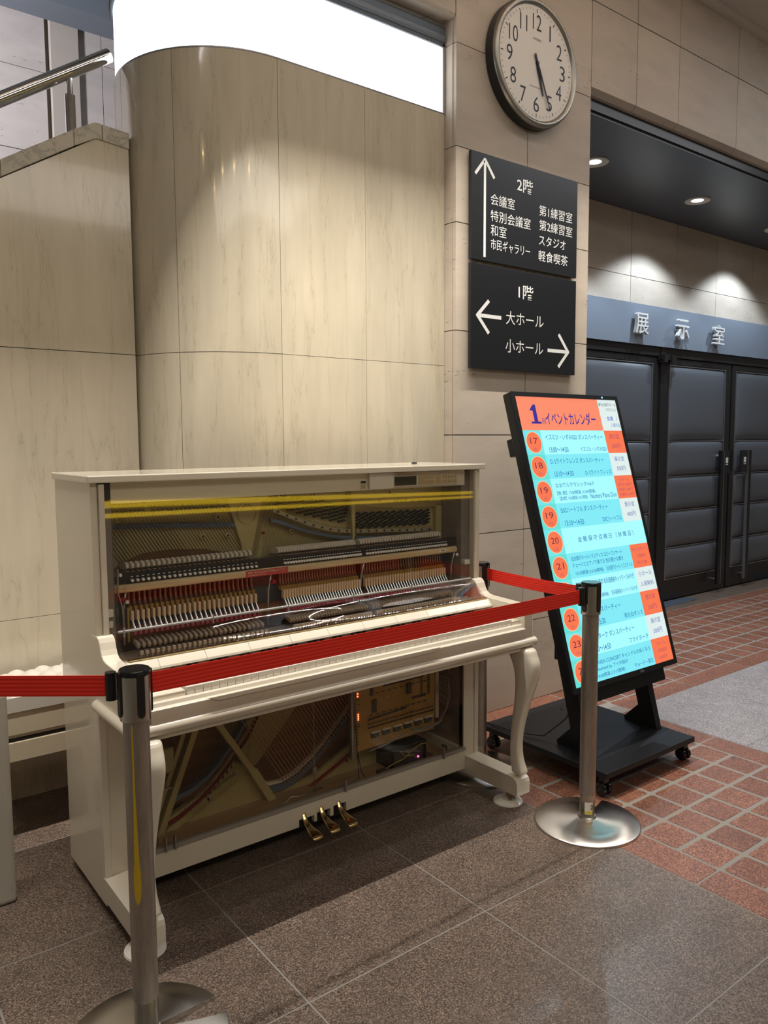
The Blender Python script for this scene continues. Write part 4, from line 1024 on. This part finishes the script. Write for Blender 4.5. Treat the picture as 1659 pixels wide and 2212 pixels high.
pb(MB().box(.08, 1.46, .078, .095, .80, .955), 'action_back', M['chip'])
pb(MB().box(.08, 1.46, .055, .08, .80, .85), 'action_floor', M['dwood'])
pb(MB().box(.06, 1.47, -.13, .06, .735, .764), 'key_deck', M['grey'])
for xx, h0 in ((.105, .80), (.600, .78), (.988, .78), (1.44, .80)):
    br = pb(MB().tube([(xx, .040, h0), (xx, .034, .90), (xx+.004, .020, .955)], .0042, 8), 'action_bracket', M['alu'], smooth=True)
for xx, zz in ((.098, .935), (.612, .930), (1.462, .945)): pb(MB().box(xx-.008, xx+.008, .012, .026, zz-.006, zz+.006), 'red_knob', M['redfelt'], bev=.002)
for xx, yy, zz in ((.112, .02, .925), (.095, .02, 1.008), (1.45, .01, .945)): pb(MB().lathe([(.0001, -.0065), (.0055, -.004), (.0065, 0), (.0055, .004), (.0001, .0065)], (xx, yy, zz), 12), 'white_knob', M['key'], auto=60)
pb(MB().tube([(.082, .0, 1.03), (.080, .0, .96), (.090, .0, .92), (.096, .0, .86), (.094, .0, .80)], .0022, 6), 'bent_lever', M['hwood'], smooth=True)
pb(MB().box(.046, .062, -.01, .02, .892, .915).box(.048, .060, -.01, .01, .86, .88), 'sensor_block', M['key'], bev=.002)
pb(MB().box(1.465, 1.495, -.02, .01, .905, .925), 'sensor_block', M['key'], bev=.002)
pb(MB().tube([(.118, .03, .905), (.118, .03, .80)], .0035, 8), 'yellow_rod', M['ywire'])

# ---- lower compartment
pb(MB().box(.07, 1.462, .20, .215, .09, .62), 'soundboard', M['board'])
bb = MB().prism([(.07, .140), (.07, .062), (.669, .062), (.669, .087), (.731, .087), (.731, .062), (.743, .062), (.743, .092), (.798, .092), (.798, .062), (.813, .062), (.813, .096), (.868, .096), (.868, .062), (1.462, .062), (1.462, .140)], -.030, -.010, 'y')
pb(bb, 'bottom_board', M['piano'], bev=.001)
pb(MB().box(.07, 1.462, -.010, .20, .10, .112), 'floor_board', M['hwood'])
pb(MB().box(.07, 1.462, -.034, -.012, .140, .153), 'sill', mat('taupe_sill', (.30, .27, .235), .3))
gl = pb(MB().box(.076, 1.454, -.026, -.022, .150, .618), 'acrylic_lower_panel', M['smoke'])
for xx in (.858, 1.335, .185, .215):
    pb(MB().box(xx-.002, xx+.045 if xx > .5 else xx+.010, -.046, -.030, .145, .186), 'acrylic_clip', M['acrylic'])
    pb(MB().box(xx-.002, xx+.0015, -.0462, -.030, .14, .186), 'clip_edge', M['edge'])
lp = pb(MB().prism([(.24, .10), (.30, .10), (.37, .11), (.60, .11), (.75, .10), (1.2, .10), (1.2, .22), (1.02, .22), (.85, .140), (.72, .125), (.62, .15), (.60, .21), (.50, .30), (.40, .215), (.28, .145)], .150, .165, 'y'), 'lower_iron_plate', M['gold'])
def lw(pts, y0=.120, y1=.150, name='plate_bar', m='gold'): return build(MB().prism(pts, y0, y1, 'y'), name, M[m], lp, bev=.002)
def bar(x0, z0, x1, z1, w_, y0=.118, y1=.150, name='plate_bar', m='gold'):
    d = Vector((x1-x0, z1-z0)).normalized(); n = Vector((-d.y, d.x))*w_/2
    return lw([(x0-n.x, z0-n.y), (x1-n.x, z1-n.y), (x1+n.x, z1+n.y), (x0+n.x, z0+n.y)], y0, y1, name, m)
bar(.36, .60, .36, .60-.001, .001)
bar(.345, .60, .575, .235, .022); bar(.575, .24, .66, .09, .030)
bar(.41, .56, .225, .10, .022); bar(.375, .56, .195, .10, .016, .13, .16)
bar(.25, .10, .41, .185, .022, .13, .16); bar(.40, .18, .52, .235, .018, .13, .16)
lw([(.26, .125), (.30, .145), (.40, .190), (.50, .290), (.56, .36), (.70, .56), (.66, .58), (.50, .32), (.40, .21), (.30, .165), (.255, .145)], .140, .165)
fb = MB()
def ribbon(P, w_, y0, y1, name, m):
    up_p = [(x, z+w_/2) for x, z in P]; dn = [(x, z-w_/2) for x, z in P[::-1]]
    return build(MB().prism(up_p+dn, y0, y1, 'y'), name, M[m], lp)
ribbon([(.262, .138), (.30, .150), (.37, .184), (.44, .235), (.497, .290), (.56, .36), (.66, .52)], .008, .128, .139, 'red_felt_strip', 'redfelt')
ribbon([(.76, .09), (.85, .123), (.95, .165), (1.10, .24)], .008, .128, .139, 'red_felt_strip', 'redfelt')
ribbon([(.285, .222), (.34, .232), (.40, .262), (.45, .305), (.52, .38), (.60, .50)], .018, .120, .150, 'bass_bridge', 'bluefelt')
ribbon([(.285, .205), (.35, .215), (.42, .25), (.48, .31), (.56, .40)], .012, .126, .150, 'bridge_edge', 'dwood')
tb = [(.613, .165), (.65, .146), (.70, .143), (.76, .160), (.836, .205), (.90, .258), (.992, .345), (1.05, .41)]
ribbon(tb, .024, .130, .150, 'treble_bridge', 'bluefelt')
ribbon([(x-.004, z+.020) for x, z in tb], .010, .134, .150, 'bridge_cap', 'felt')
pb(MB().prism([(.60, .60), (.84, .60), (.84, .46), (.62, .23), (.585, .22), (.53, .33), (.45, .48), (.40, .60)], .185, .200, 'y'), 'gold_backing', M['gold'])
def bz(x):
    for (x0, z0), (x1, z1) in zip(tb[:-1], tb[1:]):
        if x0 <= x <= x1: return z0+(z1-z0)*(x-x0)/(x1-x0)
    return .165 if x < .7 else .5
cs_ = MB()
for i in range(34):
    x0 = .43+.0155*i; sl_x = .62
    lo = 0
    for k in range(400):
        z = .60-k*.0013; x = x0+(.60-z)*sl_x
        if z <= bz(x)+.005: break
    string(cs_, (x0, .112, .60), (x, .125, z), .0021)
o = pb(cs_, 'bass_strings', M['copper']); o['kind'] = 'stuff'
ts = MB()
for i in range(30):
    x0 = .30+.009*i; z0 = .175+.35*max(0, x0-.37)*1.3; string(ts, (x0*.98, .124, z0-.03), (x0+.05, .124, .60), .0006)
o = pb(ts, 'thin_strings', M['string']); o['kind'] = 'stuff'
hk = MB()
for k in range(15):
    t = k/14; x = .30+.23*t; z = .128+.165*t**1.3; hk.box(x, x+.002, .136, .14, z, z+.014); hk.box(x-.003, x+.001, .134, .14, z+.006, z+.009)
for k in range(14): x = .99+.016*k; z = .155+.011*k; hk.box(x, x+.003, .14, .146, z, z+.014)
o = pb(hk, 'hitch_pins', M['ink']); o['kind'] = 'stuff'
tu = pb(MB().tube([(.779, .045, .62), (.782, .045, .11)], .0018, 8), 'pull_rod', M['alu']); build(MB().box(.773, .789, .038, .052, .195, .225), 'coupling', M['alu'], tu, bev=.003)
pb(MB().box(.150, .249, .03, .07, .355, .44), 'solenoid_box', mat('pale_gold_box', (.42, .40, .24), .35, .4), bev=.006)
spn = MB(); spn.tube([(.215+.012*math.cos(k*.8), .05+.012*math.sin(k*.8), .35-.0011*k) for k in range(46)], .0016, 5)
pb(spn, 'coil_spring', M['alu'], smooth=True)
pb(MB().tube([(.190, .04, .30), (.190, .04, .12)], .0014, 6), 'thin_rod', M['alu']); pb(MB().box(.12, .245, .045, .05, .298, .302), 'cross_wire', M['alu'])
pb(MB().tube([(.60, -.005, .150), (.635, -.005, .155), (.65, -.005, .168), (.69, -.005, .160), (.78, -.005, .165)], .003, 8), 'trap_lever', M['alu'], smooth=True)
# circuit board
cb = pb(MB().box(.977, 1.372, .060, .064, .225, .60), 'circuit_board', M['pcb'])
def cbox(x0, x1, z0, z1, y, nm, m): return build(MB().box(x0, x1, .060-y, .060, z0, z1), nm, M[m], cb)
build(MB().box(.955, .975, .055, .07, .20, .60), 'metal_strip', M['alu'], cb); build(MB().box(1.376, 1.392, .055, .07, .27, .60), 'metal_strip', M['cream'], cb)
for i in range(2): build(MB().lathe([(.0028, 0), (.0028, -.002)], (.987, .060, .440+.011*i), 8, 'y'), 'indicator_light', M['led'], cb)
for i in range(4): build(MB().lathe([(.0028, 0), (.0028, -.002)], (.989, .060, .349+.007*i), 8, 'y'), 'indicator_light', M['led'], cb)
cbox(1.054, 1.073, .362, .412, .006, 'chip', 'chip'); cbox(1.225, 1.245, .402, .445, .006, 'chip', 'chip'); cbox(1.048, 1.058, .43, .46, .006, 'chip', 'chip')
tiny = MB()
for i in range(30): x = 1.035+.0063*i; tiny.box(x, x+.0042, .056, .060, .335+.0003*i, .342+.0003*i)
for i in range(34): x = 1.11+.006*i; tiny.box(x, x+.004, .056, .060, .455, .462)
for i in range(12): x = 1.255+.006*i; tiny.box(x, x+.004, .056, .060, .375, .384)
for i in range(9): z = .38+.011*i; tiny.box(1.335, 1.345, .056, .060, z, z+.007); tiny.box(1.298, 1.306, .056, .060, z, z+.006)
for i in range(10): x = 1.04+.03*i; tiny.box(x, x+.018, .057, .060, .352, .355); tiny.box(x, x+.016, .057, .060, .435, .438)
for z in (.425, .407, .385, .32, .33): tiny.box(.985, .995, .057, .060, z, z+.003)
for i in range(28): x = 1.035+.012*i; tiny.box(x, x+.008, .056, .060, .303, .309); tiny.box(x, x+.004, .056, .060, .318, .324)
for i in range(6): tiny.box(.984, .988, .057, .060, .250+.012*i, .254+.012*i)
o = build(tiny, 'small_components', M['chip'], cb); o['kind'] = 'stuff'
text('XPR', 'lettering', M['key'], cb, (1.12, .0595, .405), (1, 0, 0), (0, 0, 1), .005, .02)
wr = MB()
for i in range(6):
    x = 1.045+.054*i; cbox(x, x+.042, .283, .289, .010, 'connector', 'key'); cbox(x+.004, x+.040, .262, .280, .004, 'shadow_plate', 'chip')
    wr.tube([(x+.004, .05, .284), (x+.012, .03, .275), (x+.02, .03, .255), (x+.035, .04, .248)], .0013, 5)
    wr.tube([(x+.025, .05, .284), (x+.04, .03, .262), (x+.06, .03, .25)], .0011, 5)
for k in range(9):
    y = .02+.005*k; xx = 1.385+.006*k
    wr.tube([(1.37, y, .46-.01*k), (xx+.02, y-.01, .44-.02*k), (xx+.03+.01*math.sin(k), y, .38-.01*k), (xx+.012, y, .30), (1.37, y, .268-.004*k), (1.25, y, .255)], .0014, 5)
wr.tube([(1.02, .03, .228), (1.10, .03, .235), (1.2, .02, .26), (1.3, .02, .25), (1.38, .02, .27)], .003, 6)
wr.tube([(1.05, .03, .49), (1.12, .02, .485), (1.2, .03, .50), (1.3, .02, .49), (1.38, .02, .50), (1.42, .02, .47)], .0025, 6)
o = pb(wr, 'wiring', M['wire'], smooth=True); o['kind'] = 'stuff'
wr2 = MB(); wr2.tube([(1.07, .02, .13), (1.10, .01, .155), (1.17, .01, .165), (1.20, .01, .18)], .0022, 6); wr2.tube([(1.15, .01, .20), (1.17, .0, .178), (1.21, .0, .175), (1.23, .0, .15)], .0018, 6); wr2.tube([(1.19, .01, .18), (1.26, .01, .205), (1.29, .01, .198), (1.30, .01, .15)], .0018, 6)
pb(wr2, 'yellow_wiring', M['ywire'], smooth=True)
wr3 = MB(); wr3.tube([(.962, .05, .47), (.967, .05, .35), (.975, .05, .24), (.980, .03, .16), (1.0, .02, .12)], .0016, 5); wr3.tube([(.97, .05, .47), (.972, .05, .30), (.972, .04, .2), (.968, .03, .13)], .0014, 5)
pb(wr3, 'black_wiring', M['black'], smooth=True)
ps = pb(MB().box(1.14, 1.32, .05, .17, .112, .196), 'power_supply', mat('dark_metal_case', (.07, .075, .08), .25, .8), bev=.002)
build(MB().box(1.15, 1.30, .045, .05, .12, .18), 'mirror_plate', M['chip'], ps)
build(MB().lathe([(.004, 0), (.004, -.003)], (1.272, .045, .138), 8, 'y'), 'indicator_light', M['ledm'], ps)
for q0, q1, q2 in ((1.05, 1.10, .145), (1.30, 1.315, .150), (1.385, 1.39, .165), (1.20, 1.235, .140)): pb(MB().box(q0, q1, .0, .03, .112, q2), 'module', M['chip'])
pb(MB().box(1.44, 1.462, .0, .20, .112, .150), 'inner_sill', M['piano'])
pb(MB().box(.06, 1.47, -.02, .15, .604, .616), 'under_keybed', M['dwood'])
# toes, legs, casters, pedals
def legmb():
    # centre line (y, z), half depth, half width
    S = [(-.300, .630, .062, .034), (-.305, .605, .060, .034), (-.322, .580, .060, .033), (-.333, .548, .054, .032), (-.331, .505, .045, .029), (-.322, .455, .036, .026),
         (-.309, .400, .030, .023), (-.296, .345, .0255, .021), (-.286, .290, .0230, .0195), (-.281, .240, .0225, .019), (-.283, .195, .0235, .0195), (-.292, .162, .0265, .021), (-.300, .142, .029, .024), (-.301, .126, .030, .025)]
    n = 16; b = MB(); vs = []; fs = []
    for y, z, hy, hx in S:
        for k in range(n):
            a = 2*PI*k/n; c, s_ = math.cos(a), math.sin(a); p = .55
            vs.append((hx*math.copysign(abs(c)**p, c), y+hy*math.copysign(abs(s_)**p, s_), z))
    for i in range(len(S)-1):
        for k in range(n): fs.append((i*n+k, (i+1)*n+k, (i+1)*n+(k+1) % n, i*n+(k+1) % n))
    fs.append(tuple(range(n))); fs.append(tuple(range(len(S)*n-1, (len(S)-1)*n-1, -1)))
    return b.add(vs, fs)
lg = build(legmb(), 'leg', M['piano'], pn, loc=(.037, 0, 0), auto=35); sb = lg.modifiers.new('sub', 'SUBSURF'); sb.levels = 1; sb.render_levels = 2
lg2 = lg.copy(); COL.objects.link(lg2); lg2.location.x = W_-.037
toe = [(-.02, .118), (-.285, .118), (-.300, .115), (-.312, .107), (-.318, .094), (-.318, .046), (-.02, .046)]
for x0 in (-.0014, W_-.0706):
    pb(MB().prism(toe, x0, x0+.072, 'x'), 'toe_block', M['piano'], bev=.002)
    xc_ = x0+.036
    fk = pb(MB().box(xc_-.012, xc_+.012, -.262, -.238, .030, .046), 'caster', M['brass'])
    build(MB().lathe([(.005, -.009), (.0165, -.007), (.018, 0), (.0165, .007), (.005, .009)], (xc_, -.250, .0246), 20, 'x'), 'wheel', M['hwood'], fk, auto=50)
for xc_, lab in ((.036, 'white round caster cup under the left front foot of the piano'), (W_-.036-.012, 'white round caster cup under the right front foot of the piano')):
    cc = build(MB().lathe([(.058, 0), (.056, .005), (.040, .010), (.033, .014), (.030, .014), (.024, .0055), (.0, .0055)], n=40), 'caster_cup', M['key'], loc=(xc_, -.250, .0005), auto=45)
    tag(cc, lab, 'caster cup', 'caster cups under the piano feet')
def pedalmb():
    b = MB(); S = [(-.012, .112, .006, .007), (-.022, .110, .008, .009), (-.030, .098, .009, .010), (-.040, .085, .009, .006), (-.055, .077, .012, .006), (-.075, .072, .017, .0055), (-.098, .068, .021, .0055), (-.116, .062, .0215, .0055), (-.122, .057, .020, .005)]
    n = 12; vs = []; fs = []
    for y, z, hx, hz in S:
        for k in range(n):
            a = 2*PI*k/n; c, s_ = math.cos(a), math.sin(a); vs.append((hx*math.copysign(abs(c)**.6, c), y, z+hz*math.copysign(abs(s_)**.6, s_)))
    for i in range(len(S)-1):
        for k in range(n): fs.append((i*n+k, i*n+(k+1) % n, (i+1)*n+(k+1) % n, (i+1)*n+k))
    fs.append(tuple(range(n-1, -1, -1))); fs.append(tuple(range((len(S)-1)*n, len(S)*n))); return b.add(vs, fs)
pm = pedalmb().mesh('pedal')
for xx, dz in ((.688, 0), (.760, .003), (.835, .001)):
    o = link('pedal', pm, M['brass'], pn, (xx, -.005, dz-.006), smooth=True)
    s_ = o.modifiers.new('sub', 'SUBSURF'); s_.levels = 1; s_.render_levels = 1
pb(MB().box(.66, .88, -.008, .02, .045, .10), 'pedal_mount', M['black'])

# ================================================================== behind the camera: hall back wall with a glowing yellow band added for its reflection in the acrylic
bw_ = struct(MB().box(-4, 8.5, -7.2, -7.0, 0, 4.1), 'wall_back', M['trav'], 'stone wall across the hall behind the camera', 'wall')
yb = MB().prism([(2.2, .72), (2.2, .64), (8.4, .53), (8.4, .57)], -7.0, -6.985, 'y').prism([(2.2, .57), (2.2, .52), (8.4, .47), (8.4, .50)], -7.0, -6.985, 'y')
struct(yb, 'added_yellow_band', M['yellow'], 'added glowing yellow band behind the camera, mirrored in the piano acrylic', 'trim')
warm_lens = emis('warm_lamp_lens', (1.0, .72, .34), 55)
for lx, ly in ((-2.7, -2.2), (-2.7, -3.6), (-1.7, -3.6), (-.7, -3.9), (.6, -4.2)):
    build(MB().lathe([(.06, 4.084), (.0, 4.084)], (lx, ly, 0), 20), 'lamp_lens', warm_lens, ce)
